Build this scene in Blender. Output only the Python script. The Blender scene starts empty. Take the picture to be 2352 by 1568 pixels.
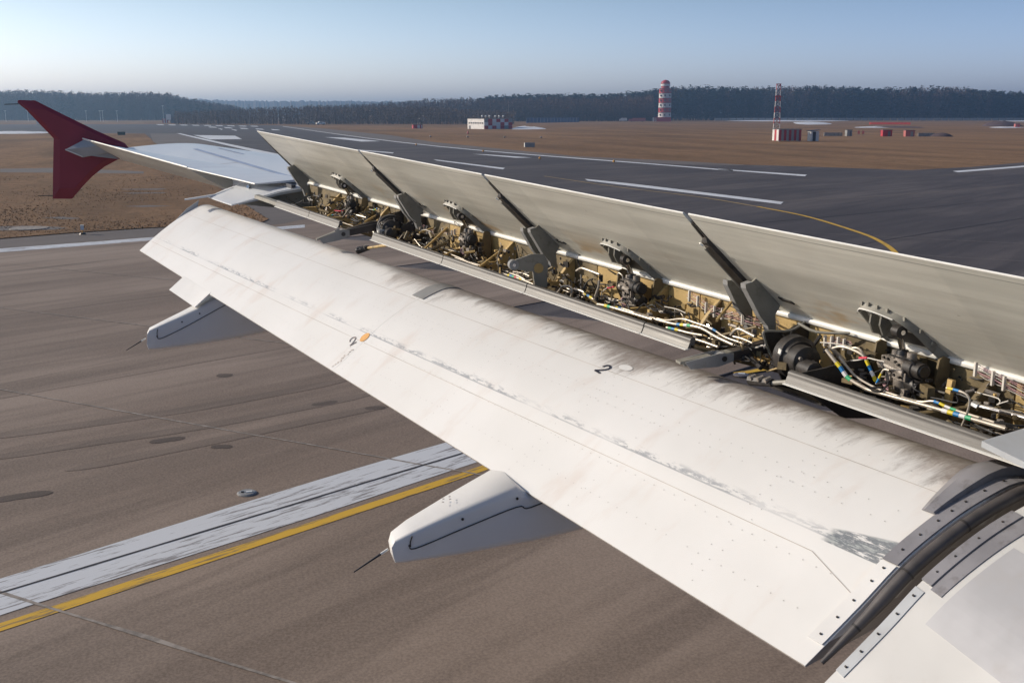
import bpy, bmesh, math, random
import numpy as np
from mathutils import Vector
R = math.radians
random.seed(7); rng = np.random.default_rng(7)
scene = bpy.context.scene
CAMZ = 4.6
# ---------------------------------------------------------------- camera
F_PX = 2400.0; CX = 1176.0; CY = 784.0
PITCH = math.atan(520/F_PX); YAW = R(16.4)
v_out = np.array([-1., 0, 0]); v_fw = np.array([0, 1., 0]); v_up = np.array([0, 0, 1.])
v_h = v_out*math.cos(YAW) + v_fw*math.sin(YAW)
v_r = v_fw*math.cos(YAW) - v_out*math.sin(YAW)
v_c = v_h*math.cos(PITCH) - v_up*math.sin(PITCH)
v_u = v_h*math.sin(PITCH) + v_up*math.cos(PITCH)
cd = bpy.data.cameras.new('camera'); cam = bpy.data.objects.new('camera', cd)
scene.collection.objects.link(cam); scene.camera = cam
cam.location = (0, 0, CAMZ)
cam.rotation_euler = Vector(v_c).to_track_quat('-Z', 'Y').to_euler()
cd.sensor_width = 36.0; cd.lens = 36.0*F_PX/2352.0
cd.clip_start = 0.05; cd.clip_end = 20000
# ---------------------------------------------------------------- world, sun, exposure
SUN_EL = R(23); SUN_AFT = R(60)
sun_dir = np.array([-math.cos(SUN_AFT)*math.cos(SUN_EL), -math.sin(SUN_AFT)*math.cos(SUN_EL), math.sin(SUN_EL)])
world = bpy.data.worlds.new('World'); scene.world = world; world.use_nodes = True
wn = world.node_tree.nodes; wl = world.node_tree.links
bg = wn['Background']
sky = wn.new('ShaderNodeTexSky'); sky.sky_type = 'NISHITA'; sky.sun_disc = False
sky.sun_elevation = SUN_EL; sky.sun_rotation = math.atan2(sun_dir[0], sun_dir[1])
sky.altitude = 150; sky.air_density = 1.0; sky.dust_density = 1.0; sky.ozone_density = 6.0
AZ_COOL = (.90, .84, .90); AZ_WARM = (1.50, 1.27, 1.04); EL_LOW = (2.15, 2.05, 2.45); EL_HIGH = (1.22, 1.09, 1.0)
# soft tint of the sky: paler towards the sun's side, deeper blue away from it, milky at the horizon
_tc = wn.new('ShaderNodeTexCoord'); _sx = wn.new('ShaderNodeSeparateXYZ'); wl.new(_tc.outputs['Generated'], _sx.inputs[0])
_dt = wn.new('ShaderNodeVectorMath'); _dt.operation = 'DOT_PRODUCT'; wl.new(_tc.outputs['Generated'], _dt.inputs[0])
_dt.inputs[1].default_value = (-math.cos(SUN_AFT), -math.sin(SUN_AFT), 0)
def _ramp(sock, lo, hi, c0, c1):
    m = wn.new('ShaderNodeMapRange'); m.interpolation_type = 'SMOOTHSTEP'; wl.new(sock, m.inputs[0]); m.inputs[1].default_value = lo; m.inputs[2].default_value = hi
    x = wn.new('ShaderNodeMix'); x.data_type = 'RGBA'; wl.new(m.outputs[0], x.inputs[0]); x.inputs[6].default_value = (*c0, 1); x.inputs[7].default_value = (*c1, 1); return x.outputs[2]
def _mul(a, b):
    x = wn.new('ShaderNodeMix'); x.data_type = 'RGBA'; x.blend_type = 'MULTIPLY'; x.inputs[0].default_value = 1; x.clamp_result = False; wl.new(a, x.inputs[6]); wl.new(b, x.inputs[7]); return x.outputs[2]
_az = _ramp(_dt.outputs['Value'], -.45, .85, AZ_COOL, AZ_WARM)
_el = _mul(_ramp(_sx.outputs[2], -.02, .16, EL_LOW, EL_HIGH), _ramp(_sx.outputs[2], .12, .75, (1, 1, 1), (.52, .54, .60)))
wl.new(_mul(_mul(sky.outputs[0], _az), _el), bg.inputs[0]); bg.inputs[1].default_value = 0.12
sd = bpy.data.lights.new('sun', 'SUN'); sun = bpy.data.objects.new('sun', sd); scene.collection.objects.link(sun)
sd.energy = 4.2; sd.angle = R(0.5); sd.color = (1.0, 0.90, 0.76)
sun.rotation_euler = Vector(sun_dir).to_track_quat('Z', 'Y').to_euler()
vs = scene.view_settings; scene.display_settings.display_device = 'sRGB'
vs.view_transform = 'Standard'; vs.look = 'None'; vs.exposure = 0.0; vs.gamma = 1.0; vs.use_curve_mapping = False
scene.cycles.max_bounces = 6; scene.cycles.diffuse_bounces = 3; scene.cycles.volume_bounces = 0
scene.cycles.transparent_max_bounces = 8

# ---------------------------------------------------------------- survey helpers (real places, metres)
def ray(x, y): return v_c + v_r*(x-CX)/F_PX + v_u*(CY-y)/F_PX
CAM = np.array([0, 0, CAMZ])
def gp(x, y, z=0.0):
    r = ray(x, y); return CAM + r*((z-CAMZ)/r[2])
_s = ray(-428, 106); SP = _s/-_s[0]                       # span direction of the rear spar per metre outboard
H0 = np.array([-4.6, 2.69935, CAMZ-0.95308])              # spoiler hinge line at 4.6 m outboard
def W(L, a, b):                                           # L outboard, a aft of hinge line, b above it
    return H0 + SP*(L-4.6) + np.array([0, -a, b])
def pk(x, y, ca, cb, d):                                  # survey a point lying on the plane ca*a+cb*b=d of the wing
    r = ray(x, y)
    A0 = H0[1]-SP[1]*4.6; A1 = SP[1]*(-r[0])-r[1]
    B0 = CAMZ-H0[2]+SP[2]*4.6; B1 = r[2]-SP[2]*(-r[0])
    t = (d-ca*A0-cb*B0)/(ca*A1+cb*B1)
    return (-r[0]*t, A0+t*A1, B0+t*B1)
def stn(x, y, L):                                         # point on the vertical fore-aft plane L outboard
    r = ray(x, y); return CAM + r*(L/-r[0])

HAZE = .00042
# ---------------------------------------------------------------- object helpers
COL = scene.collection
WLOC = {}
def tag(o, label=None, cat=None, group=None, kind=None):
    if label: o['label'] = label
    if cat: o['category'] = cat
    if group: o['group'] = group
    if kind: o['kind'] = kind
    return o
def empty(name, loc=(0, 0, 0), rz=0.0, label=None, cat=None, group=None):
    o = bpy.data.objects.new(name, None); COL.objects.link(o); o.location = loc
    o.rotation_euler = (0, 0, rz); o.empty_display_size = .3
    WLOC[o.name] = (np.array(loc, float), rz)
    return tag(o, label, cat, group)
def wl_of(o):
    return WLOC.get(o.name, (np.zeros(3), 0.0))
def mk(name, V, Fc, mat, parent=None, smooth=False, uv=None, local=False, sharp=None):
    V = np.asarray(V, float).reshape(-1, 3)
    base = wl_of(parent)[0] if parent is not None else np.zeros(3)
    if not local: V = V - base
    me = bpy.data.meshes.new(name); me.from_pydata(V.tolist(), [], [tuple(f) for f in Fc])
    if len(me.polygons) > 3 and len(me.polygons) < 6000 and name not in ('slab', 'rivets'):
        bm = bmesh.new(); bm.from_mesh(me); bmesh.ops.recalc_face_normals(bm, faces=bm.faces); bm.to_mesh(me); bm.free()
    if mat is not None:
        for m in (mat if isinstance(mat, (list, tuple)) else [mat]): me.materials.append(m)
    if smooth:
        me.polygons.foreach_set('use_smooth', [True]*len(me.polygons))
        if sharp: me.set_sharp_from_angle(angle=R(sharp))
    if uv is not None:
        lay = me.uv_layers.new(name='UVMap')
        idx = np.empty(len(me.loops), dtype=np.int32); me.loops.foreach_get('vertex_index', idx)
        lay.data.foreach_set('uv', np.asarray(uv, float)[idx].ravel())
    me.update()
    o = bpy.data.objects.new(name, me); COL.objects.link(o)
    if parent is not None: o.parent = parent
    WLOC[o.name] = (base.copy() if parent is not None else np.zeros(3), 0.0)
    return o
class MB:
    def __init__(s): s.V = []; s.F = []
    def add(s, V, Fc):
        n = len(s.V); s.V += [tuple(map(float, v)) for v in V]; s.F += [tuple(i+n for i in f) for f in Fc]; return s
    def hexa(s, p):   # 8 corners: bottom 4 (ccw), top 4
        return s.add(p, [(3, 2, 1, 0), (4, 5, 6, 7), (0, 1, 5, 4), (1, 2, 6, 5), (2, 3, 7, 6), (3, 0, 4, 7)])
    def box(s, c, d, M=None):
        x, y, z = np.array(d)/2
        p = [(-x, -y, -z), (x, -y, -z), (x, y, -z), (-x, y, -z), (-x, -y, z), (x, -y, z), (x, y, z), (-x, y, z)]
        p = np.array(p)
        if M is not None: p = p @ np.asarray(M).T
        return s.hexa(p+np.array(c))
    def tube(s, pts, r, n=8, cap=True):
        pts = [np.array(p, float) for p in pts]; rs = r if isinstance(r, (list, tuple)) else [r]*len(pts)
        ring = []; up = None
        for i, p in enumerate(pts):
            d = pts[min(i+1, len(pts)-1)]-pts[max(i-1, 0)]; d = d/(np.linalg.norm(d)+1e-12)
            if up is None:
                up = np.array([0, 0, 1.]) if abs(d[2]) < .9 else np.array([1., 0, 0])
            u = np.cross(d, up); u /= (np.linalg.norm(u)+1e-12); w = np.cross(u, d); up = w
            ring.append([p+rs[i]*(math.cos(2*math.pi*k/n)*u+math.sin(2*math.pi*k/n)*w) for k in range(n)])
        V = [q for rg in ring for q in rg]; Fc = []
        for i in range(len(pts)-1):
            for k in range(n):
                a = i*n+k; b = i*n+(k+1) % n; Fc.append((a, b, b+n, a+n))
        if cap: Fc.append(tuple(range(n-1, -1, -1))); Fc.append(tuple(range((len(pts)-1)*n, len(pts)*n)))
        return s.add(V, Fc)
    def prism(s, poly, off):   # polygon in 3D, extruded by off
        n = len(poly); poly = [np.array(p, float) for p in poly]; off = np.array(off, float)
        V = poly+[p+off for p in poly]
        Fc = [tuple(range(n-1, -1, -1)), tuple(range(n, 2*n))]+[(i, (i+1) % n, (i+1) % n+n, i+n) for i in range(n)]
        return s.add(V, Fc)
    def build(s, name, mat, parent=None, **kw): return mk(name, s.V, s.F, mat, parent, **kw)
def catmull(pts, n=4):
    pts = [np.array(p, float) for p in pts]; out = []
    P = [2*pts[0]-pts[1]]+pts+[2*pts[-1]-pts[-2]]
    for i in range(1, len(P)-2):
        for k in range(n):
            t = k/n; a, b, c, d = P[i-1], P[i], P[i+1], P[i+2]
            out.append(.5*((2*b)+(-a+c)*t+(2*a-5*b+4*c-d)*t*t+(-a+3*b-3*c+d)*t**3))
    out.append(pts[-1]); return out
def loft(secs, closed=True, caps=True):
    n = len(secs[0]); V = [p for s_ in secs for p in s_]; Fc = []
    for i in range(len(secs)-1):
        for k in range(n if closed else n-1):
            a = i*n+k; b = i*n+(k+1) % n; Fc.append((a, a+n, b+n, b))
    if caps and closed: Fc.append(tuple(range(n))); Fc.append(tuple(range((len(secs)-1)*n+n-1, (len(secs)-1)*n-1, -1)))
    return V, Fc

# ---------------------------------------------------------------- materials
def nodes(name):
    m = bpy.data.materials.new(name); m.use_nodes = True; nt = m.node_tree
    return m, nt, nt.nodes['Principled BSDF']
class N:
    def __init__(s, nt): s.nt = nt
    def n(s, t, **kw):
        o = s.nt.nodes.new(t)
        for k, v in kw.items(): setattr(o, k, v)
        return o
    def l(s, a, b): s.nt.links.new(a, b)
    def val(s, sock, v):
        if hasattr(v, 'links') or isinstance(v, bpy.types.NodeSocket): s.l(v, sock)
        else: sock.default_value = v
    def math(s, op, a, b=0.0, c=0.0, clamp=False):
        o = s.n('ShaderNodeMath', operation=op, use_clamp=clamp)
        s.val(o.inputs[0], a); s.val(o.inputs[1], b)
        if op in ('MULTIPLY_ADD', 'COMPARE', 'SMOOTH_MIN'): s.val(o.inputs[2], c)
        return o.outputs[0]
    def ramp01(s, x, lo, hi):
        o = s.n('ShaderNodeMapRange', interpolation_type='SMOOTHSTEP'); s.val(o.inputs[0], x)
        s.val(o.inputs[1], lo); s.val(o.inputs[2], hi); o.inputs[3].default_value = 0; o.inputs[4].default_value = 1
        return o.outputs[0]
    def pos(s): return s.n('ShaderNodeNewGeometry').outputs['Position']
    def map(s, vec, rot=(0, 0, 0), sc=(1, 1, 1), loc=(0, 0, 0)):
        o = s.n('ShaderNodeMapping', vector_type='POINT'); s.l(vec, o.inputs[0])
        o.inputs['Rotation'].default_value = rot; o.inputs['Scale'].default_value = sc; o.inputs['Location'].default_value = loc
        return o.outputs[0]
    def noise(s, vec, scale, detail=4, rough=.55, dist=0.0):
        o = s.n('ShaderNodeTexNoise'); s.l(vec, o.inputs['Vector']); o.inputs['Scale'].default_value = scale
        o.inputs['Detail'].default_value = detail; o.inputs['Roughness'].default_value = rough; o.inputs['Distortion'].default_value = dist
        return o.outputs['Fac']
    def mix(s, f, a, b):
        o = s.n('ShaderNodeMix', data_type='RGBA'); s.val(o.inputs[0], f)
        s.val(o.inputs[6], a if isinstance(a, bpy.types.NodeSocket) else (*a, 1)); s.val(o.inputs[7], b if isinstance(b, bpy.types.NodeSocket) else (*b, 1))
        return o.outputs[2]
    def sep(s, v):
        o = s.n('ShaderNodeSeparateXYZ'); s.l(v, o.inputs[0]); return o.outputs
    def bump(s, h, strength=.2, dist=.01):
        o = s.n('ShaderNodeBump'); o.inputs['Strength'].default_value = strength; o.inputs['Distance'].default_value = dist
        s.l(h, o.inputs['Height']); return o.outputs[0]
def simple(name, col, rough=.5, metal=0.0, var=.15, scale=6.0, stretch=(1, 1, 1), dirt=None, dirt_amt=.5, bump=0.0, spec=.5):
    m, nt, p = nodes(name); g = N(nt); v = g.map(g.pos(), sc=stretch)
    f = g.noise(v, scale); c2 = tuple(c*(1-var) for c in col); c1 = tuple(min(1, c*(1+var*.6)) for c in col)
    c = g.mix(g.ramp01(f, .3, .7), c2, c1)
    if dirt:
        f2 = g.noise(v, scale*2.3, 5, .7); c = g.mix(g.math('MULTIPLY', g.ramp01(f2, .52, .72), dirt_amt), c, dirt)
    g.l(c, p.inputs['Base Color']); p.inputs['Metallic'].default_value = metal
    p.inputs['Specular IOR Level'].default_value = spec
    rr = g.n('ShaderNodeMapRange'); g.l(f, rr.inputs[0]); rr.inputs[3].default_value = max(.04, rough-.1); rr.inputs[4].default_value = min(1, rough+.12)
    g.l(rr.outputs[0], p.inputs['Roughness'])
    if bump: g.l(g.bump(g.noise(v, scale*4, 5, .6), bump, .01), p.inputs['Normal'])
    return m
M = {}
M['paint_white'] = simple('white paint', (.74, .73, .71), .35, var=.05, scale=2, dirt=(.5, .47, .42), dirt_amt=.15)
M['paint_grey'] = simple('light grey paint', (.42, .44, .46), .4, var=.08, scale=3, dirt=(.3, .28, .26), dirt_amt=.2)
M['side_grey'] = simple('dull blue grey plate', (.235, .23, .245), .35, var=.15, scale=6, dirt=(.10, .085, .08), dirt_amt=.5)
M['cool_grey'] = simple('cool grey panel', (.28, .28, .275), .4, var=.1, scale=5, dirt=(.2, .17, .15), dirt_amt=.4)
M['bracket'] = simple('grey green bracket', (.25, .24, .205), .5, var=.15, scale=9, dirt=(.10, .08, .06), dirt_amt=.5)
M['dark_metal'] = simple('dark grimy metal', (.040, .036, .034), .42, .1, var=.4, scale=18, dirt=(.14, .11, .08), dirt_amt=.4)
M['grime_steel'] = simple('grimy cast actuator metal', (.30, .265, .23), .42, .15, var=.35, scale=22, dirt=(.04, .035, .03), dirt_amt=.7, bump=.3)
M['brown_beam'] = simple('brown anodised beam', (.07, .058, .052), .45, .3, var=.25, scale=8, stretch=(3, 1, 1), dirt=(.16, .12, .09), dirt_amt=.3)
M['primer'] = simple('yellow primer', (.53, .37, .15), .55, var=.14, scale=6, dirt=(.12, .09, .045), dirt_amt=.8)
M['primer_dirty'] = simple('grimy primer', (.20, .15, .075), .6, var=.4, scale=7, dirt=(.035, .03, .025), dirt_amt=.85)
M['tube'] = simple('cream coated pipe', (.56, .50, .42), .3, .35, var=.1, scale=20, dirt=(.25, .2, .15), dirt_amt=.35)
M['steel'] = simple('bright steel', (.75, .73, .70), .2, 1.0, var=.1, scale=20)
M['rubber'] = simple('black rubber seal', (.085, .076, .074), .42, var=.3, scale=9, dirt=(.10, .085, .08), dirt_amt=.35)
M['hose'] = simple('black hose', (.02, .02, .022), .4, var=.3, scale=30)
M['red_paint'] = simple('dark red paint', (.31, .038, .058), .42, var=.10, scale=3)
M['edge_white'] = simple('bare white edge', (.82, .81, .76), .3, var=.06, scale=10)
M['lip'] = simple('worn aluminium lip', (.095, .088, .080), .45, 0, var=.35, scale=5, stretch=(.6, 1.6, 14), dirt=(.15, .13, .11), dirt_amt=.7)
M['yellow_b'] = simple('yellow tape', (.75, .60, .02), .5); M['blue_b'] = simple('blue tape', (.01, .22, .55), .5)
M['green_b'] = simple('green tape', (.03, .45, .20), .5); M['white_b'] = simple('white tape', (.8, .8, .8), .5); M['red_b'] = simple('red sleeve', (.6, .02, .06), .5)
M['wire_pink'] = simple('pink wire', (.50, .30, .32), .5); M['wire_white'] = simple('pale wire', (.66, .62, .56), .5)
M['faded_ink'] = simple('faded stencil ink', (.22, .19, .19), .5, var=.3, scale=30); M['ink'] = simple('black stencil ink', (.02, .022, .04), .5); M['orange'] = simple('orange spot', (.75, .38, .09), .5)
M['rivet'] = simple('rivet grey', (.45, .43, .41), .5); M['seam'] = simple('panel joint', (.50, .45, .41), .6, var=.3, scale=4)

def mat_flap():
    m, nt, p = nodes('white flap paint with soot and scuffs'); g = N(nt)
    uv = g.n('ShaderNodeUVMap').outputs[0]; s = g.sep(uv); u, v = s[0], s[1]
    P = g.pos()
    base = g.mix(g.ramp01(g.noise(P, 1.3, 4), .35, .7), (.74, .73, .705), (.785, .775, .755))
    # warm brown smears
    sm = g.noise(g.map(uv, sc=(3.0, 1.2, 1)), 1.4, 5, .6)
    base = g.mix(g.math('MULTIPLY', g.ramp01(sm, .52, .72), .32), base, (.60, .48, .40))
    # soot swept back over the nose, combed chordwise
    comb = g.noise(g.map(uv, rot=(0, 0, R(24)), sc=(13, 3.4, 1)), 1.0, 7, .78, .8)
    big = g.noise(g.map(uv, sc=(1.7, .5, 1)), 1.0, 3, .6)
    t = g.math('ADD', v, g.math('MULTIPLY', g.math('SUBTRACT', comb, .5), .42))
    t = g.math('ADD', t, g.math('MULTIPLY', g.math('SUBTRACT', big, .5), .75))
    soot = g.math('MULTIPLY', g.ramp01(t, .85, 1.02), g.math('MULTIPLY_ADD', g.noise(g.map(uv, sc=(30, 20, 1)), 1.0, 4, .7), .8, .5))
    fade = g.ramp01(u, 9.5, 6.0)
    soot = g.math('MULTIPLY', soot, g.math('MULTIPLY_ADD', fade, .78, .05), clamp=True)
    c = g.mix(soot, base, (.15, .112, .09))
    # scuff line at mid chord
    v0 = g.math('MULTIPLY_ADD', g.math('SUBTRACT', u, 4.0), -.023, .43)
    dv = g.math('SUBTRACT', v, v0)
    band = g.math('MULTIPLY', g.ramp01(dv, -.006, .004), g.ramp01(dv, .048, .010))
    fine = g.noise(g.map(uv, sc=(9, 34, 1)), 1.0, 6, .75); coarse = g.noise(g.map(uv, sc=(1.3, 1, 1)), 1.0, 2)
    sc_ = g.math('MULTIPLY', g.ramp01(fine, .47, .56), g.ramp01(coarse, .38, .52))
    sc_ = g.math('MULTIPLY', sc_, band)
    c = g.mix(g.math('MULTIPLY', sc_, .75), c, (.25, .27, .30))
    line = g.math('LESS_THAN', g.math('ABSOLUTE', dv), .0035)
    c = g.mix(g.math('MULTIPLY', line, g.math('MULTIPLY', g.ramp01(coarse, .35, .55), .65)), c, (.3, .31, .33))
    # big bare patch near the inboard end
    pu = g.math('MULTIPLY', g.ramp01(u, 2.965, 2.97), g.ramp01(u, 3.22, 3.17))
    ww = g.math('MULTIPLY_ADD', g.math('SUBTRACT', u, 2.97), -.20, .095)
    pv = g.math('MULTIPLY', g.ramp01(dv, -.022, -.018), g.ramp01(dv, ww, g.math('SUBTRACT', ww, .012)))
    f3 = g.noise(g.map(uv, rot=(0, 0, R(35)), sc=(9, 46, 1)), 1.0, 6, .75)
    patch = g.math('MULTIPLY', g.math('MULTIPLY', pu, pv), g.ramp01(f3, .38, .47))
    c = g.mix(g.math('MULTIPLY', patch, .85), c, g.mix(g.ramp01(f3, .5, .62), (.12, .14, .16), (.40, .43, .42)))
    g.l(c, p.inputs['Base Color'])
    r = g.math('MULTIPLY_ADD', soot, .35, .32); g.l(r, p.inputs['Roughness'])
    g.l(g.bump(g.noise(g.map(uv, sc=(1.5, 6, 1)), 1.0, 3), .08, .01), p.inputs['Normal'])
    return m
M['flap'] = mat_flap()
def mat_spoiler():
    m, nt, p = nodes('grey spoiler underside with stains'); g = N(nt)
    uv = g.n('ShaderNodeUVMap').outputs[0]; s = g.sep(uv); u, v = s[0], s[1]
    st_ = g.noise(g.map(uv, rot=(0, 0, R(3)), sc=(.6, 7, 1)), 1.0, 5, .6)
    c = g.mix(g.ramp01(st_, .3, .7), (.54, .525, .46), (.72, .70, .62))
    bl = g.noise(g.map(uv, sc=(1.6, 1.5, 1)), 1.0, 3, .5)
    c = g.mix(g.math('MULTIPLY', g.ramp01(bl, .45, .7), .4), c, (.44, .42, .37))
    f2 = g.noise(g.map(uv, sc=(5, 14, 1)), 1.0, 6, .75)
    c = g.mix(g.math('MULTIPLY', g.ramp01(f2, .57, .68), g.math('MULTIPLY', g.ramp01(v, .6, .2), .5)), c, (.80, .79, .74))
    # rust streaks near the hinge
    ru = g.noise(g.map(uv, sc=(1.25, 1.2, 1), loc=(3.1, .7, 0)), 1.0, 4, .6)
    rust = g.math('MULTIPLY', g.ramp01(g.math('ADD', ru, g.math('MULTIPLY', g.math('SUBTRACT', st_, .5), .3)), .53, .62), g.ramp01(v, .48, .05))
    c = g.mix(g.math('MULTIPLY', rust, .8), c, (.50, .33, .15))
    for vv_, am in ((.60, .5), (.30, .35), (.22, .4)):
        kk = g.ramp01(g.math('ABSOLUTE', g.math('SUBTRACT', g.math('ADD', v, g.math('MULTIPLY', bl, .05)), vv_+.025)), .03, .0); c = g.mix(g.math('MULTIPLY', kk, am*.5), c, (.74, .73, .66) if vv_ > .25 else (.33, .32, .28))  # light and shade of the spanwise creases painted as pale and dark bands
    pn = g.noise(g.map(uv, sc=(1.1, .01, 1), loc=(.35, 0, 0)), 1.0, 0); c = g.mix(g.math('MULTIPLY', g.ramp01(pn, .500, .512), .16), c, (.30, .31, .28))
    sp = g.noise(g.map(uv, sc=(9, 7, 1)), 1.0, 2, .5); c = g.mix(g.math('MULTIPLY', g.ramp01(sp, .74, .76), .6), c, (.16, .13, .10))
    ln = g.math('LESS_THAN', g.math('ABSOLUTE', g.math('SUBTRACT', v, .955)), .004)
    c = g.mix(g.math('MULTIPLY', ln, .7), c, (.2, .2, .18))
    g.l(c, p.inputs['Base Color']); p.inputs['Roughness'].default_value = .38
    g.l(g.bump(g.noise(g.map(uv, sc=(.5, 5, 1)), 1.0, 2), .25, .02), p.inputs['Normal'])
    return m
M['spoiler'] = mat_spoiler()
def mat_wingtop():
    m, nt, p = nodes('pale blue grey wing skin'); g = N(nt); P = g.pos()
    c = g.mix(g.ramp01(g.noise(g.map(P, sc=(.4, 2, 1)), 1.2, 4), .3, .7), (.66, .69, .73), (.74, .76, .78))
    g.l(c, p.inputs['Base Color']); p.inputs['Roughness'].default_value = .28
    return m
M['wingtop'] = mat_wingtop()

JD = np.array([-.478, .878, 0]); JE = np.array([.693, .721, 0])     # slab joint directions on the apron
def mat_pave(name, c1, c2, skid=.5, rough=.8, fine=1.0, spot=.3):
    m, nt, p = nodes(name); g = N(nt); P = g.pos()
    ang = math.atan2(JD[1], JD[0]); al = g.map(P, rot=(0, 0, -ang))          # x along the taxi direction
    a = g.noise(g.map(al, sc=(.35, 1, 1)), .16, 5, .65); b = g.noise(g.map(al, sc=(.10, 1.1, 1)), 1.0, 5, .6); d = g.noise(g.map(al, sc=(.03, .42, 1), loc=(5, 2, 0)), 1.0, 4, .55)
    c = g.mix(g.ramp01(a, .38, .62), c1, c2)
    c = g.mix(g.math('MULTIPLY', g.ramp01(b, .47, .62), skid), c, tuple(x*.55 for x in c1))
    c = g.mix(g.math('MULTIPLY', g.ramp01(d, .48, .6), skid*.8), c, tuple(x*.62 for x in c1))
    al2 = g.map(P, rot=(0, 0, -(ang+R(9))))
    e = g.noise(g.map(al2, sc=(.06, 1.9, 1), loc=(1, 8, 0)), 1.0, 4, .5)
    c = g.mix(g.math('MULTIPLY', g.ramp01(e, .55, .60), skid*.6), c, tuple(x*.5 for x in c1))
    s1 = g.noise(g.map(al, sc=(.9, 2.6, 1)), 1.3, 3, .6)
    c = g.mix(g.math('MULTIPLY', g.ramp01(s1, .68, .74), spot), c, tuple(x*.35 for x in c1))
    gr = g.noise(P, 34*fine, 3, .8); c = g.mix(.30, c, g.mix(g.ramp01(gr, .3, .7), tuple(x*.6 for x in c1), tuple(x*1.35 for x in c2)))
    g.l(c, p.inputs['Base Color']); p.inputs['Roughness'].default_value = rough; p.inputs['Specular IOR Level'].default_value = .3
    return m
M['slab'] = mat_pave('worn concrete slab', (.205, .155, .122), (.335, .265, .215), .50)
M['asphalt'] = mat_pave('dark runway asphalt', (.064, .054, .053), (.135, .114, .104), .6, .66, fine=.6)
M['tyre'] = mat_pave('rubbered concrete', (.175, .134, .107), (.285, .227, .185), .6); M['oil'] = mat_pave('oil stained concrete', (.10, .078, .066), (.165, .13, .108), .6)
M['shoulder'] = mat_pave('shoulder asphalt', (.15, .13, .12), (.19, .165, .15), .2)
M['joint_dark'] = simple('bitumen joint', (.035, .03, .03), .6, var=.3, scale=3)
M['joint_light'] = simple('sanded joint', (.30, .265, .235), .8, var=.4, scale=8)
def mat_mark(name, col, under, wear=.5, thr=(.52, .60)):
    m, nt, p = nodes(name); g = N(nt); P = g.pos(); ang = math.atan2(JD[1], JD[0])
    al = g.map(P, rot=(0, 0, -ang))
    f = g.noise(g.map(al, sc=(.9, 9, 1)), 1.6, 7, .72); f2 = g.noise(g.map(al, sc=(.25, 1.2, 1)), 1.0, 2)
    w = g.math('MULTIPLY', g.ramp01(g.math('ADD', f, g.math('MULTIPLY', g.math('SUBTRACT', f2, .5), .35)), *thr), wear)
    c = g.mix(w, col, under); g.l(c, p.inputs['Base Color']); p.inputs['Roughness'].default_value = .6
    return m
M['mark_white'] = mat_mark('worn white line paint', (.66, .68, .71), (.20, .18, .175), .85)
M['mark_white_far'] = simple('white line paint', (.74, .76, .78), .6, var=.12, scale=1.2)
M['mark_yellow'] = mat_mark('worn yellow line paint', (.70, .42, .03), (.17, .13, .09), .8, (.54, .64))
M['mark_yellow_far'] = simple('faded yellow line paint', (.42, .29, .11), .6, var=.25, scale=1.2)
def mat_grass(name, dry=0):
    m, nt, p = nodes(name); g = N(nt); P = g.pos()
    lon = g.map(P, rot=(0, 0, R(5)), sc=(.25, 1, 1))
    a = g.noise(lon, .09, 6, .65); b = g.noise(P, .7, 6, .75); c3 = g.noise(g.map(P, sc=(.35, 1, 1)), .022, 4, .6)
    c = g.mix(g.ramp01(a, .32, .68), (.175, .108, .062), (.32, .195, .108))
    c = g.mix(g.math('MULTIPLY', g.ramp01(b, .46, .62), .5), c, (.13, .085, .05))
    c = g.mix(g.math('MULTIPLY', g.ramp01(c3, .45, .62), .5), c, (.33, .20, .11))
    g.l(c, p.inputs['Base Color']); p.inputs['Roughness'].default_value = .95; p.inputs['Specular IOR Level'].default_value = .1
    e = g.noise(P, 3.5, 5, .8); c = g.mix(g.math('MULTIPLY', g.ramp01(e, .5, .62), .45), c, (.11, .07, .045)); g.l(c, p.inputs['Base Color'])
    g.l(g.bump(b, .6, .15), p.inputs['Normal'])
    return m
M['grass'] = mat_grass('dry brown grass')
M['snow'] = simple('old snow', (.72, .74, .78), .7, var=.15, scale=.5)
M['concrete'] = simple('pale concrete', (.34, .31, .29), .85, var=.25, scale=1.5)
# ================================================================ SETTING
def sheet(name, pts, z, mat, label=None, kind='structure'):
    V = [(p[0], p[1], z) for p in pts]
    o = mk(name, V, [tuple(range(len(V)))], mat)
    if o.data.polygons[0].normal.z < 0: o.data.flip_normals()
    return tag(o, label, kind=kind)
S_ = 4100
sheet('grassland', [(-S_, -S_), (S_, -S_), (S_, S_), (-S_, S_)], 0.0, M['grass'])
far_edge = [gp(*q) for q in [(-500, 289), (0, 286), (358, 285.2), (643, 288.5), (734, 294.7), (898, 311), (1000, 327), (1110, 338), (1329, 359.5), (1562, 370), (1709, 378.6), (1900, 384.5), (2092, 391), (2228, 384), (2352, 373), (2700, 345)]]
sheet('runway_pavement', far_edge+[(60, 220), (60, -150), (-600, -380)], .004, M['asphalt'])
isl = [gp(*q) for q in [(-500, 305), (0, 304.5), (120, 306), (270, 307.5), (332, 307.8), (344, 317), (353, 327), (420, 372), (500, 430), (560, 470), (590, 490), (617, 506), (600, 514), (480, 520), (339, 526), (160, 538), (0, 551), (-500, 592)]]
sh = [gp(*q) for q in [(345, 307.5), (408, 307.2), (512, 336), (700, 410), (720, 500), (650, 515), (340, 546), (0, 572), (-500, 611), (-500, 570), (339, 520), (560, 480), (353, 330)]]
sheet('shoulder', sh, .030, M['shoulder'])
sheet('far_shoulder', [gp(*q) for q in [(643, 288.6), (734, 294.8), (898, 311.2), (1000, 327.2), (1110, 338.2), (1329, 359.7), (1562, 370.2), (1709, 378.8), (1709, 380.3), (1562, 378.5), (1329, 366), (1110, 344), (919, 329), (780, 311), (650, 292)]], .008, M['shoulder'])
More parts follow.
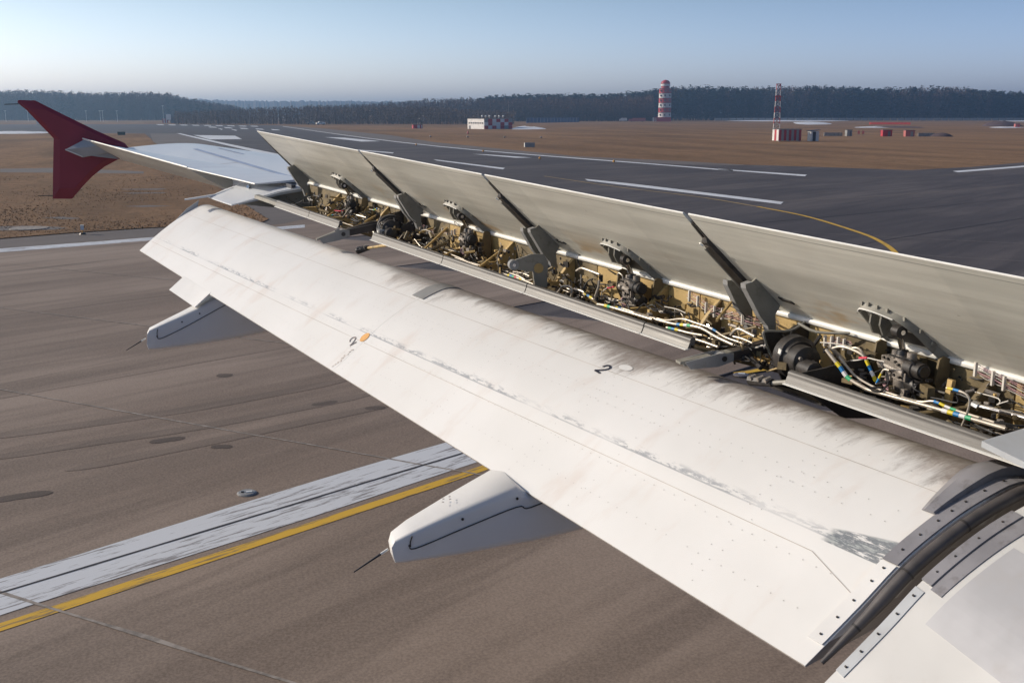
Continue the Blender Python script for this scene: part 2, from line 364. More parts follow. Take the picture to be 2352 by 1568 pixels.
# grass island as a slightly uneven turf slab
isle = sheet('grass_island', isl, .06, M['grass'])

# dry grass tufts along the near rim and over the island
def inside(x, y, poly):
    c = False; j = len(poly)-1
    for i in range(len(poly)):
        xi, yi, xj, yj = poly[i][0], poly[i][1], poly[j][0], poly[j][1]
        if (yi > y) != (yj > y) and x < (xj-xi)*(y-yi)/(yj-yi)+xi: c = not c
        j = i
    return c
V = []; Fc = []; cnt = 0
while cnt < 5000:
    px_ = rng.uniform(-30, 620); t = rng.random()**1.8; py_ = 553-t*150
    q = gp(px_, py_)
    if not inside(q[0], q[1], isl): continue
    cl = math.sin(q[0]*.35+1.3*math.sin(q[1]*.5))+math.sin(q[1]*.45+q[0]*.12)
    if rng.random() > .55+.25*cl: continue
    h = rng.uniform(.015, .05)*(1+.25*cl); w = rng.uniform(.02, .05); a = rng.uniform(0, 6.28); n = len(V)
    dx, dy = math.cos(a)*w, math.sin(a)*w; ex, ey = rng.normal(0, .05, 2)
    V += [(q[0]-dx, q[1]-dy, .055), (q[0]+dx, q[1]+dy, .055), (q[0]+ex, q[1]+ey, .06+h)]; Fc.append((n, n+1, n+2)); cnt += 1
tag(mk('dry_grass', V, Fc, M['grass']), 'dry brown grass tufts growing on the island beside the taxiway', 'grass', kind='stuff')

# concrete slabs of the apron, one object each
NRM = np.array([.878, .478, 0.])
apron = empty('apron', (-10, 0, 0)); apron['kind'] = 'structure'
O = np.array([-9.98, -1.56, 0]); tstep = 7.5/float(JE@NRM); t0 = (-10.25-float(O@NRM))/float(JE@NRM)
g_ = .022
su = 5.41-g_; tv = tstep-g_
base = np.zeros(3)
mbs = MB(); a_, b_ = JD*su, JE*tv; d_ = np.array([0, 0, .018])
mbs.hexa([base, base+a_, base+a_+b_, base+b_, base+d_, base+a_+d_, base+a_+b_+d_, base+b_+d_])
slab0 = None; sp_list = []
for r in range(-4, 3):
    for k in range(-4, 7):
        c = O + JD*(5.41*k+g_/2) + JE*(t0+r*tstep+g_/2)
        cc = c+a_/2+b_/2
        if cc[1] > 9.5: continue
        if slab0 is None:
            slab0 = mk('slab', np.array(mbs.V), mbs.F, M['slab'], apron, local=True); o = slab0
            nrm = o.data; nrm.update()
        else:
            o = slab0.copy(); COL.objects.link(o); o.parent = apron
        o.location = (c[0]+10, c[1], .006+rng.uniform(-.0015, .0015)); sp_list.append(c)
# pale filled cross joints
for k in range(-4, 8):
    mb = MB(); c0 = O+JD*5.41*k+JE*(t0-3*tstep); pts = []
    L_ = 5*tstep; n = 60; prev = None
    Vv = []; Ff = []
    for i in range(n+1):
        p = c0+JE*(L_*i/n); wob = rng.normal(0, .006); w = .014+abs(rng.normal(0, .006))
        Vv += [(p[0]-JD[0]*(w-wob), p[1]-JD[1]*(w-wob), .0292), (p[0]+JD[0]*(w+wob), p[1]+JD[1]*(w+wob), .0292)]
        if i: a = 2*i; Ff.append((a-2, a-1, a+1, a))
    o = mk('joint_filler', Vv, Ff, M['joint_light'], apron)
    if o.data.polygons[0].normal.z < 0: o.data.flip_normals()

def strip(name, up_, lo_, mat, z=.0275, n=6):
    A = catmull([gp(*q, z) for q in up_], n); B = catmull([gp(*q, z) for q in lo_], n)
    V = [(p[0], p[1], z) for p in A]+[(p[0], p[1], z) for p in B]; m_ = len(A)
    o = mk(name, V, [(i, i+1, m_+i+1, m_+i) for i in range(m_-1)], mat)
    if o.data.polygons[0].normal.z < 0: o.data.flip_normals()
    return tag(o, kind='structure')
strip('white_line', [(-250, 1401), (0, 1328), (400, 1204), (735, 1100), (1019, 1017), (1300, 938)], [(-250, 1508), (0, 1412), (400, 1286), (735, 1180), (1082, 1065), (1300, 996)], M['mark_white'])
# joint showing through the white line
jl = [np.array([*(O+JE*t0+JD*s)[:2], .036]) for s in np.linspace(-22, 38, 90)]
Vv = []; Ff = []
for i, p in enumerate(jl):
    w = .016+abs(rng.normal(0, .004)); Vv += [(p[0]-NRM[0]*w, p[1]-NRM[1]*w, .0305), (p[0]+NRM[0]*w, p[1]+NRM[1]*w, .0305)]
    if i: Ff.append((2*i-2, 2*i-1, 2*i+1, 2*i))
o = mk('joint_sealant', Vv, Ff, M['joint_dark'], apron)
if o.data.polygons[0].normal.z < 0: o.data.flip_normals()
def mark_path(name, q, w, mat, z, seed):
    r2 = np.random.default_rng(seed); P = catmull([gp(*p) for p in q], 10); V = []; Ff = []
    for i, p in enumerate(P):
        d = P[min(i+1, len(P)-1)]-P[max(i-1, 0)]; d = d/np.linalg.norm(d); e_ = min(1, i/4, (len(P)-1-i)/4); n_ = np.array([-d[1], d[0], 0]); a = b = w/2*(.94+.08*r2.random())*(.15+.85*e_**.5)
        V += [(p[0]-n_[0]*a, p[1]-n_[1]*a, z), (p[0]+n_[0]*b, p[1]+n_[1]*b, z)]
        if i: Ff.append((2*i-2, 2*i-1, 2*i+1, 2*i))
    o = mk(name, V, Ff, mat)
    if o.data.polygons[0].normal.z < 0: o.data.flip_normals()
    return tag(o, kind='structure')
mark_path('tyre_mark', [(-60, 1012), (180, 980), (420, 945), (640, 905), (800, 874)], .34, M['tyre'], .0264, 1); mark_path('tyre_mark', [(-60, 1062), (200, 1022), (450, 985), (700, 938), (860, 905)], .30, M['tyre'], .0264, 2)
mark_path('tyre_mark', [(150, 1085), (400, 1035), (640, 985), (930, 925)], .30, M['tyre'], .0264, 3)
mark_path('oil_stain', [(-20, 1155), (50, 1143), (122, 1134)], .22, M['oil'], .0268, 5); mark_path('oil_stain', [(343, 1020), (380, 1014), (425, 1008)], .20, M['oil'], .0268, 6); mark_path('oil_stain', [(484, 1030), (508, 1029), (533, 1030)], .17, M['oil'], .0268, 7)
mark_path('oil_stain', [(838, 942), (860, 940), (885, 939)], .20, M['oil'], .0268, 8); mark_path('oil_stain', [(497, 866), (515, 865), (532, 866)], .26, M['oil'], .0268, 9); mark_path('oil_stain', [(716, 934), (745, 930), (775, 924)], .2, M['oil'], .0268, 10)
# yellow taxi centreline as a curve of constant width
def path_strip(name, pts, w, mat, z, n=8):
    P = catmull(pts, n); V = []; Ff = []
    for i, p in enumerate(P):
        d = P[min(i+1, len(P)-1)]-P[max(i-1, 0)]; d = d/np.linalg.norm(d); q = np.array([-d[1], d[0], 0])*w/2
        V += [(p[0]-q[0], p[1]-q[1], z), (p[0]+q[0], p[1]+q[1], z)]
        if i: Ff.append((2*i-2, 2*i-1, 2*i+1, 2*i))
    o = mk(name, V, Ff, mat)
    if o.data.polygons[0].normal.z < 0: o.data.flip_normals()
    return tag(o, kind='structure')
path_strip('yellow_line', [gp(*q) for q in [(-250, 1528), (0, 1446), (400, 1314), (735, 1204), (1095, 1084), (1400, 978)]], .165, M['mark_yellow'], .0275)
path_strip('yellow_line', [gp(*q) for q in [(1690, 861), (1740, 853), (1800, 844)]], .17, M['mark_yellow'], .0275)
path_strip('yellow_line', [gp(*q) for q in [(2100, 660), (2060, 585), (2018, 553), (1960, 530), (1850, 497), (1740, 475)]], .20, M['mark_yellow'], .014)
path_strip('yellow_line', [gp(*q) for q in [(1740, 475), (1600, 452), (1420, 430), (1250, 405)]], .18, M['mark_yellow_far'], .014)
Wf = M['mark_white_far']
strip('white_line', [(-500, 609), (0, 571), (340, 545.5), (700, 516)], [(-500, 619), (0, 579.5), (340, 552.5), (700, 522.5)], M['mark_white'])
strip('white_line', [(405, 306.5), (460, 320), (525, 335), (640, 362)], [(414, 306.5), (475, 320), (547, 335), (680, 362)], Wf, .016)
strip('white_line', [(650, 290.2), (919, 326.2), (1562, 381), (1650, 387)], [(650, 290.8), (919, 327.4), (1562, 383), (1650, 389.5)], Wf, .016)
strip('white_line', [(1673, 389.5), (1853, 401.5)], [(1678, 392), (1849, 405)], Wf, .016)
strip('white_line', [(2188, 393), (2352, 380.5), (2500, 367)], [(2200, 396), (2352, 384), (2500, 371)], Wf, .016)
strip('runway_centreline', [(1343, 411), (1460, 423), (1800, 464)], [(1350, 415), (1460, 428.5), (1793, 469)], Wf, .016)
strip('runway_centreline', [(995, 366), (1160, 386)], [(1003, 369), (1155, 389)], Wf, .016)
strip('runway_centreline', [(800, 342), (905, 350.5)], [(806, 344.5), (902, 352.5)], Wf, .016)
for a, b in [(530, 545), (588, 604), (500, 512)]:
    strip('runway_centreline', [(a, 296.5+(a-530)*.07), (b, 299+(a-530)*.07)], [(a+4, 298.3+(a-530)*.07), (b-3, 300.6+(a-530)*.07)], Wf, .016)
def quad(name, q, mat, z): return sheet(name, [gp(*p) for p in q], z, mat)
quad('touchdown_marking', [(745, 315.5), (790, 316.5), (875, 325), (830, 325.5)], Wf, .016)
quad('touchdown_marking', [(1083, 354), (1120, 355.5), (1222, 362.5), (1185, 363)], Wf, .016)
quad('touchdown_marking', [(444, 310.5), (540, 312.2), (556, 320), (482, 320.8)], Wf, .016)
for i in range(9):
    x = 358+i*27; y = 285.8+i*.45
    quad('threshold_bar', [(x, y), (x+17, y+.3), (x+20, y+1.9), (x+5, y+1.6)], Wf, .016)
for i in range(5):
    x = 478+i*36; y = 291+i*1.5
    quad('threshold_bar', [(x, y), (x+16, y+.9), (x+22, y+2.7), (x+4, y+2.2)], Wf, .016)
for q in ([(1500, 536), (1690, 517), (2021, 487), (2500, 440)], [(1780, 597), (1938, 569), (2100, 541), (2500, 478)], [(1250, 392), (1500, 403), (1900, 418), (2352, 432)]):
    path_strip('pavement_joint', [gp(*p) for p in q], .07, M['joint_dark'], .0125)
for q in ([(1560, 405), (1800, 412), (2050, 408), (2352, 392)], [(1480, 470), (1800, 462), (2100, 445), (2352, 424)]):
    path_strip('pavement_joint', [gp(*p) for p in q], .22, M['shoulder'], .012)
# pale hard patches in the grass island
pat = [[(0, 520), (60, 519), (130, 521), (158, 524.5), (120, 528), (0, 530)], [(0, 388), (130, 386), (330, 394), (330, 399), (120, 397), (0, 396)],
       [(276, 434.5), (372, 433), (384, 434.5), (360, 436.5), (290, 436)], [(280, 443), (376, 442), (382, 444), (300, 445)], [(286, 474), (340, 471.5), (398, 473.5), (330, 476)],
       [(96, 500), (140, 498), (188, 502), (150, 504)]]
for q in pat: sheet('worn_track', [gp(*p, .06) for p in q], .066, M['shoulder'])
tag(mk('manhole_cover', *(lambda mb: (mb.V, mb.F))(MB().tube([gp(66, 525, .066), gp(66, 525, .066)+np.array([0, 0, .03])], .75, 20)), M['joint_light']), 'round concrete manhole cover on the pale pad in the grass', 'manhole cover')
# snow remains
def snow(q, h, seed):
    pts = [gp(*p) for p in q]; c = sum(pts)/len(pts); r2 = np.random.default_rng(seed)
    ring = catmull(pts+[pts[0]], 4)[:-1]; V = []; Fc = []; n = len(ring)
    for f, z in ((1, .01), (.75, .6), (.4, 1)):
        for p in ring: pp = c+(p-c)*f*(1+r2.normal(0, .03)); V.append((pp[0], pp[1], .01+h*z*(.7+.5*r2.random()) if f < 1 else .005))
    V.append((c[0], c[1], h))
    for k in range(2):
        for i in range(n): Fc.append((k*n+i, k*n+(i+1) % n, (k+1)*n+(i+1) % n, (k+1)*n+i))
    for i in range(n): Fc.append((2*n+i, 2*n+(i+1) % n, 3*n))
    return tag(mk('snow_patch', V, Fc, M['snow'], smooth=True), kind='structure')
snow([(-40, 304), (30, 302.5), (112, 303.5), (118, 306.5), (40, 308.5), (-40, 308)], .3, 1)
snow([(1176, 295), (1200, 291.5), (1215, 293.5), (1247, 295), (1249, 297), (1180, 297.5)], .55, 2)
snow([(1105, 293), (1150, 292.5), (1150, 294), (1105, 294.4)], .2, 3)
snow([(1660, 277.7), (1760, 276.9), (1880, 277.3), (1950, 277.9), (1880, 279), (1760, 279.2)], .4, 4)
snow([(1820, 281), (1880, 280.5), (1910, 284.5), (1870, 286.5), (1830, 285)], .5, 5)
snow([(1966, 292.3), (2020, 291.5), (2090, 292.4), (2040, 293.8), (1970, 293.6)], .3, 6)
snow([(2270, 293), (2330, 292.3), (2352, 293.5), (2300, 294.4)], .3, 7)
snow([(2290, 278.3), (2352, 277.9), (2400, 278.2), (2352, 279.4)], .3, 8)

# ---------------------------------------------------------------- woods
TM = {}
def mat_tree(name, c1, c2):
    m, nt, p = nodes(name); g = N(nt); P = g.pos()
    c = g.mix(g.ramp01(g.noise(P, .09, 3, .6), .35, .65), c1, c2); c = g.mix(g.math('MULTIPLY', g.ramp01(g.noise(P, .8, 3, .6), .4, .65), .5), c, tuple(x*.4 for x in c1))
    g.l(c, p.inputs['Base Color']); p.inputs['Roughness'].default_value = .9; p.inputs['Specular IOR Level'].default_value = .1
    return m
TM['bare'] = mat_tree('bare twigs', (.10, .068, .060), (.15, .10, .085)); TM['pine'] = mat_tree('pine needles', (.014, .022, .018), (.026, .036, .026))
TM['birch'] = mat_tree('birch twigs', (.13, .10, .088), (.19, .15, .135)); TM['bark'] = mat_tree('pale birch trunks', (.25, .22, .20), (.36, .33, .31))
TM['trunk'] = mat_tree('grey brown trunks', (.07, .052, .045), (.10, .075, .06))
def interp(xs, ys, x): return float(np.interp(x, xs, ys))
def wood(kinds, xs, topy, D, rows, dspace, label, name, seed, basey=None):
    """kinds: function(px, u)->kind; one stuff mesh per material"""
    r = np.random.default_rng(seed); acc = {}
    def put(mat, tri):
        acc.setdefault(mat, []).append(tri)
    x = xs[0]
    right = v_r; fwd = v_h
    W0 = (xs[-1]-xs[0])/2455*D; n = int(W0/dspace)
    for row in range(rows):
        for i in range(n):
            px_ = xs[0]+(xs[-1]-xs[0])*(i+r.random())/n; d = D+row*5.5+r.uniform(-2.5, 2.5)
            ang = math.atan((px_-CX)/2455.); dd = d/math.cos(ang)
            base = (v_h*math.cos(ang)+v_r*math.sin(ang))*dd; base[2] = 0
            hy = (264-interp(*topy, px_))*d/2455+CAMZ; h = hy*r.uniform(.84, 1.03)*(1+.035*math.sin(px_*.093+row)+.03*math.sin(px_*.31)+.03*math.sin(px_*.021))*(1 if row else .9)
            kind = kinds(px_, r.random(), h)
            bx, by = base[0], base[1]
            tw = .16 if kind != 'birch' else .10
            th = h*(.95 if kind != 'pine' else .97)
            lx, ly = r.normal(0, .35, 2)
            a0 = r.uniform(0, 6.28)
            c3 = [(bx+tw*math.cos(a0+k*2.094), by+tw*math.sin(a0+k*2.094), 0) for k in range(3)]
            apex = (bx+lx, by+ly, th)
            put('bark' if kind == 'birch' and r.random() < .6 else 'trunk', np.array([[c3[0], c3[1], apex], [c3[1], c3[2], apex], [c3[2], c3[0], apex]]).reshape(-1, 3))
            if kind == 'pine':
                m_ = 64; z = r.uniform(.03, 1.0, m_)**.75*h; rad = (1-z/h)**.6*h*.15*r.uniform(.35, 1.15, m_)+.25
                shp = r.random()
                if shp < .5: rad = np.sqrt(np.clip(1-((z/h-.72)/.34)**2, 0.02, 1))*h*.13*r.uniform(.4, 1.1, m_)
                az = r.uniform(0, 6.28, m_); cxp = bx+rad*np.cos(az)+lx*z/h; cyp = by+rad*np.sin(az)+ly*z/h; sz = r.uniform(.8, 1.9, m_)
                T = np.stack([cxp, cyp, z], 1)[:, None, :]+r.normal(0, 1, (m_, 3, 3))*(sz[:, None, None]*np.array([.75, .75, .42]))
                T[:, :, 2] = np.minimum(T[:, :, 2], h)
                put('pine', T.reshape(-1, 3))
            else:
                m_ = 48 if kind == 'bare' else 30
                z = r.uniform(.04, .99, m_)*h; rad = np.sqrt(np.clip(1-((z/h-.6)/.55)**2, 0.03, 1))*h*.11*r.uniform(.2, 1.1, m_)
                az = r.uniform(0, 6.28, m_); ln = r.uniform(.8, 2.6, m_)*h/24; ww = r.uniform(.2, .65, m_)*(h/24)**.5
                c = np.stack([bx+rad*np.cos(az)+lx*z/h, by+rad*np.sin(az)+ly*z/h, z], 1)
                dr = np.stack([np.cos(az)*.5, np.sin(az)*.5, r.uniform(.5, 1.3, m_)], 1)*ln[:, None]
                sd_ = np.stack([-np.sin(az), np.cos(az), r.normal(0, .3, m_)], 1)*ww[:, None]
                T = np.stack([c-sd_, c+sd_, c+dr], 1); T[:, :, 2] = np.minimum(T[:, :, 2], h*1.01)
                put(kind, T.reshape(-1, 3))
    mats = list(acc); Vn = []; mi = []
    for j, mm in enumerate(mats):
        v = np.concatenate(acc[mm]); Vn.append(v); mi += [j]*(len(v)//3)
    Vn = np.concatenate(Vn); nt_ = len(Vn)//3
    me = bpy.data.meshes.new(name); me.vertices.add(len(Vn)); me.vertices.foreach_set('co', Vn.ravel())
    me.loops.add(len(Vn)); me.loops.foreach_set('vertex_index', np.arange(len(Vn), dtype=np.int32))
    me.polygons.add(nt_); me.polygons.foreach_set('loop_start', np.arange(0, len(Vn), 3, dtype=np.int32))
    for mm in mats: me.materials.append(TM[mm])
    me.polygons.foreach_set('material_index', np.array(mi, dtype=np.int32)); me.update(calc_edges=True)
    o = bpy.data.objects.new(name, me); COL.objects.link(o)
    return tag(o, label, 'forest', kind='stuff')
topL = ([-200, 0, 100, 300, 380, 430, 480, 545, 575], [212, 212, 213, 215, 218, 227, 234, 243, 262])
wood(lambda x, u, h: 'pine' if u < .06 else 'bare', [-200, 575], topL, 900, 12, 1.7, 'hazy bare wood on the left horizon behind the red wingtip', 'forest', 1)
topM = ([380, 560, 700, 900, 1000, 1080, 1180], [258, 248, 246, 243, 246, 250, 255])
wood(lambda x, u, h: 'birch', [400, 1180], topM, 520, 9, 1.3, 'thin pale birches standing beyond the far end of the runway', 'forest', 2)
topR0 = ([880, 950, 1060, 1130, 1200, 1300, 1400], [240, 236, 232, 230, 232, 236, 240])
wood(lambda x, u, h: 'bare', [700, 1500], ([700, 800, 930, 1060, 1130, 1200, 1350, 1500], [244, 240, 234, 227, 226, 228, 226, 220]), 760, 9, 1.9, 'brown bare wood behind the red and white checkered building', 'forest', 3)
def kR(x, u, h): return 'pine' if u < (.82 if x < 1750 else .55+.3*math.sin(x*.02)) else 'bare'
wood(kR, [1100, 2650], ([1100, 1130, 1200, 1330, 1400, 1500, 1700, 1850, 2000, 2200, 2352, 2650], [225, 221, 219, 220, 217, 208, 201, 204, 203, 206, 213, 214]), 880, 11, 2.2, 'dark pine and birch wood along the right horizon behind the beacon tower', 'forest', 4)
# far wooded ridge
def ridge(name, x0, x1, D, ys, seed, label):
    r = np.random.default_rng(seed); n = int((x1-x0)/3); V = []; Fc = []
    for i in range(n+1):
        px_ = x0+(x1-x0)*i/n; ang = math.atan((px_-CX)/2455.)
        dr = v_h*math.cos(ang)+v_r*math.sin(ang)
        h = (264-np.interp(px_, *ys))*D/2455+CAMZ+r.normal(0, .8)
        for d, z in ((D-700, 0.2), (D-350, h*.45), (D, h), (D+500, h*.6)):
            p = dr*d/math.cos(ang); V.append((p[0], p[1], z+(r.normal(0, 1.0) if z > 1 else 0)))
        if i:
            a = 4*i
            for k in range(3): Fc.append((a-4+k, a+k, a+k+1, a-3+k))
    o = mk(name, V, Fc, TM['bare'], smooth=False); return tag(o, label, kind='structure')
ridge('hill', -300, 1250, 2600, ([-300, 300, 430, 520, 640, 800, 930, 1100, 1250], [240, 236, 228, 232, 234, 233, 235, 240, 246]), 5, None)
# ================================================================ AIRFIELD OBJECTS
M['rw_red'] = simple('red airfield paint', (.42, .035, .045), .5, var=.15, scale=.8)
M['rw_white'] = simple('white airfield paint', (.66, .64, .62), .5, var=.1, scale=.8)
M['pane'] = simple('dark window glass', (.03, .04, .05), .1); M['roof'] = simple('flat roof felt', (.10, .10, .11), .8)
M['green_box'] = simple('dull green paint', (.04, .07, .05), .6); M['blue_fence'] = simple('blue grey sheet fence', (.05, .08, .16), .6)
M['barrier'] = simple('orange red barrier', (.65, .08, .05), .6); M['mound'] = simple('dark heap', (.10, .07, .075), .9)
M['pink'] = simple('faded red paint', (.45, .14, .13), .6); M['door'] = simple('grey door', (.14, .13, .14), .5)
YV = math.atan2(v_h[1], v_h[0])
def place(px_, py_, yaw=0.0):
    """local x points right as seen, local y away from the viewer"""
    g0 = gp(px_, py_, 0.0); az = math.atan2(g0[1], g0[0]); d = math.hypot(g0[0], g0[1])
    dr = np.array([math.cos(az), math.sin(az), 0]); dep = float(dr@v_h)*d
    return g0, az-math.pi/2+yaw, dep/2455.0*1.0     # m per displayed px
def part(root, name, mb, mat, parent=None, **kw):
    o = mk(name, mb.V, mb.F, mat, parent or root, local=True, **kw); return o
def B(c, d): return MB().box(c, d)
def thing(name, px_, py_, yaw, label, cat, group=None):
    g0, rz, s = place(px_, py_, yaw); return empty(name, (g0[0], g0[1], 0), rz, label, cat, group), s

# edge light on the grass rim
t, s = thing('edge_light', 190, 540, 0, 'small white edge light box on a yellow stem in the grass rim', 'light')
part(t, 'stem', MB().tube([(0, 0, 0), (0, 0, .22)], .022, 8), M['orange']); part(t, 'base', MB().tube([(0, 0, .0), (0, 0, .09)], [.16, .10], 10), M['brown_beam'])
part(t, 'lamp_head', B((0, 0, .29), (.125, .12, .17)), M['rw_white']); part(t, 'lamp_cap', B((0, 0, .385), (.14, .135, .015)), M['edge_white'])
# inset light on the apron
t, s = thing('inset_light', 567, 1137, 0, 'round metal inset light set in the concrete beside the white line', 'light')
part(t, 'rim', MB().tube([(0, 0, .024), (0, 0, .034), (0, 0, .046)], [.12, .12, .10], 20), M['cool_grey'])
part(t, 'lens', B((.03, -.015, .052), (.07, .035, .012)), M['edge_white']); part(t, 'lens', B((-.05, .0, .052), (.035, .03, .011)), M['hose'])
for ii, q in enumerate([(1703, 864)]):
    t, s = thing('inset_light', *q, 0, 'round inset light glimpsed between the flap and the wing beside the yellow line', 'light')
    part(t, 'rim', MB().tube([(0, 0, .024), (0, 0, .034), (0, 0, .046)], [.15, .15, .12], 20), M['door']); part(t, 'lens', B((0, 0, .052), (.12, .06, .014)), M['edge_white'])
# low edge lights, orange
for i, q in enumerate([(1110, 354), (1240, 371), (1410, 379), (956, 338)]):
    lab = ['orange runway edge light left of the grey box', 'orange runway edge light just below the grey box', 'orange runway edge light nearest the beacon tower side of the kerb', 'leftmost orange runway edge light on the far shoulder'][i]
    t, s = thing('runway_edge_light', q[0], q[1]-2, 0, lab, 'light', 'orange runway edge lights')
    part(t, 'stem', MB().tube([(0, 0, 0), (0, 0, .2)], .04, 6), M['door']); part(t, 'globe', MB().tube([(0, 0, .18), (0, 0, .3), (0, 0, .38)], [.10, .13, .05], 8), M['orange'])
# four low domes
for i, (x, y) in enumerate([(988.5, 315.6), (1074, 316.2), (1158.6, 317), (1242.8, 317.6)]):
    lab = ['leftmost of the four low dome lights in the brown grass', 'second low dome light, below the small dark red cone', 'third low dome light in the brown grass', 'rightmost of the four low dome lights, above the grey box'][i]
    t, s = thing('dome_light', x, y, 0, lab, 'light', 'row of four low dome lights')
    part(t, 'dome', MB().tube([(0, 0, .12), (0, 0, .25), (0, 0, .34)], [.26, .24, .1], 12), M['concrete'], smooth=True); part(t, 'base', MB().tube([(0, 0, 0), (0, 0, .13)], .14, 10), M['door'])
t, s = thing('marker_cone', 1074.6, 307.5, 0, 'small dark red cone standing in the brown grass', 'cone')
part(t, 'cone', MB().tube([(0, 0, .05), (0, 0, .75)], [.26, .07], 10), M['rw_red']); part(t, 'base', B((0, 0, .025), (.6, .6, .05)), M['hose'])
# grey box sign
t, s = thing('sign_box', 1217, 339, R(12), 'grey box sign with a white end standing beside the far runway edge', 'sign')
part(t, 'body', B((0, .25, .36), (1.45, .5, .60)), M['cool_grey']); part(t, 'end_panel', B((-.745, .25, .36), (.02, .48, .58)), M['edge_white'])
for x in (-.5, .5): part(t, 'leg', B((x, .25, .03), (.08, .3, .06)), M['door'])
part(t, 'lid', B((0, .25, .675), (1.5, .54, .03)), M['cool_grey'])
# checkered building
t, s = thing('checkered_building', 1112, 297, R(33), 'low building with white windowed end, red and white checkered front and six roof vents', 'building')
Wd, Dp, Ht = 11.2, 10.2, 3.35
part(t, 'wall', MB().hexa([(0, 0, 0), (Wd, 0, 0), (Wd, Dp, 0), (0, Dp, 0), (0, 0, Ht), (Wd, 0, Ht), (Wd, Dp, Ht), (0, Dp, Ht)]), M['rw_white'])
part(t, 'roof', B((Wd/2, Dp/2, Ht+.06), (Wd+.3, Dp+.3, .12)), M['roof'])
pat_ = ['brwrwrb', 'wrwwrwr', 'rwrwrbr']
for r_ in range(3):
    for c_ in range(7):
        k = pat_[r_][c_]; m_ = {'r': M['rw_red'], 'w': M['rw_white'], 'b': M['cool_grey']}[k]
        part(t, 'panel', B(((c_+.5)*Wd/7, -.03, Ht-.06-(r_+.5)*(Ht-.1)/3), (Wd/7-.04, .06, (Ht-.1)/3-.04)), m_)
for i in range(7): 
    w_ = part(t, 'window', B((-.03, (i+.7)*Dp/7.6, 1.95), (.06, .95, .5)), M['concrete']); part(t, 'pane', B((-.065, (i+.7)*Dp/7.6, 1.95), (.02, .75, .34)), M['pane'], w_)
part(t, 'door', B((-.04, Dp*.86, .55), (.06, .9, 1.1)), M['door'])
for i, x in enumerate([1.2, 2.6, 4.1, 6.4, 7.9, 9.6]):
    v_ = part(t, 'roof_vent', MB().tube([(x, 3, Ht), (x, 3, Ht+.75)], .17, 8), M['concrete']); part(t, 'cowl', MB().tube([(x, 3, Ht+.68), (x, 3, Ht+1.1)], [.32, .26], 8), M['edge_white'], v_)
# little red hut
t, s = thing('hut', 960, 295.5, R(12), 'tiny red and white hut at the grass edge left of the checkered building', 'hut')
part(t, 'wall', B((0, 1, .62), (3.3, 2, 1.24)), M['rw_red']); part(t, 'panel', B((.25, -.03, .62), (.9, .06, 1.1)), M['rw_white']); part(t, 'panel', B((1.35, -.03, .62), (.35, .06, 1.1)), M['rw_white']); part(t, 'roof', B((0, 1, 1.29), (3.5, 2.2, .1)), M['roof'])
# cars and trucks beyond
def car(px_, py_, yaw, col, label, L_=4.4, group='vehicles parked along the far fence', van=False):
    t, s = thing('parked_vehicle', px_, py_, yaw, label, 'truck' if van else 'car', group)
    h = 1.45 if not van else 2.5
    prof = [(-L_/2, .35), (-L_/2, .95), (-L_*.30, 1.0), (-L_*.18, h), (L_*.25, h), (L_*.42, 1.0), (L_/2, .9), (L_/2, .35)] if not van else [(-L_/2, .5), (-L_/2, 1.3), (-L_*.42, 2.1), (-L_*.26, 2.2), (-L_*.25, h), (L_/2, h), (L_/2, .5)]
    part(t, 'body', MB().prism([(x, 0, z) for x, z in prof], (0, 1.75, 0)), col)
    part(t, 'window', B((-.05*L_ if not van else -L_*.35, -.01, h-.33 if not van else 1.8), (L_*.36 if not van else L_*.1, .03, .3)), M['pane'])
    for x in (-L_*.31, L_*.31):
        for y in (.1, 1.65): part(t, 'wheel', MB().tube([(x, y-.1, .33), (x, y+.1, .33)], .33, 12), M['hose'])
    return t
car(1431, 279.5, 0, M['rw_white'], 'white and red truck leftmost of the pair parked left of the beacon tower', 5.4, van=True)
car(1463, 280, 0, M['pink'], 'long pale red truck parked just left of the beacon tower', 11.5, van=True)
car(715, 286.5, 0, M['cool_grey'], 'grey car leftmost of the far cars below the birches')
car(738, 286.8, .3, M['edge_white'], 'white car second from the left below the birches')
car(906, 284.5, 0, M['door'], 'dark car below the birches left of the small red hut')
car(969, 280, .2, M['edge_white'], 'white van standing behind the small red hut', 4.8, van=True)
# beacon tower
t, s = thing('beacon_tower', 1526, 279.5, 0, 'tall red and white banded beacon tower with a domed lantern before the pines', 'tower')
r0 = 4.5; zt = 0
part(t, 'base', B((-1.3, 0, 1.5), (11.5, 8, 3.0)), M['rw_red']); part(t, 'annex', B((-6.6, -3.2, 1.4), (3.2, 1.6, 2.6)), M['rw_white'])
for i in range(6):
    z0 = 3.0+i*3.25; part(t, 'band', MB().tube([(0, 0, z0), (0, 0, z0+3.22)], [r0-.06*i, r0-.06*(i+1)], 20), M['rw_white'] if i in (0, 2, 4) else M['rw_red'])
    g_o = part(t, 'gallery', MB().tube([(0, 0, z0+3.1), (0, 0, z0+3.22)], r0+.35, 20), M['door'])
    for a in (-.7, 0, .8): part(t, 'window', B(((r0-.05)*math.sin(a), -(r0-.05)*math.cos(a), z0+1.6), (1.1, .5, 1.3)), M['door'])
zb = 3.0+6*3.25
part(t, 'lantern_room', MB().tube([(0, 0, zb), (0, 0, zb+1.6), (0, 0, zb+3.2)], 2.9, 20), M['rw_red']); part(t, 'lantern_band', MB().tube([(0, 0, zb+1.5), (0, 0, zb+3.0)], 3.25, 20), M['rw_white'])
part(t, 'dome', MB().tube([(0, 0, zb+3.0), (0, 0, zb+4.2), (0, 0, zb+5.2), (0, 0, zb+5.7)], [3.3, 3.0, 1.9, .3], 20), M['rw_red'], smooth=True)
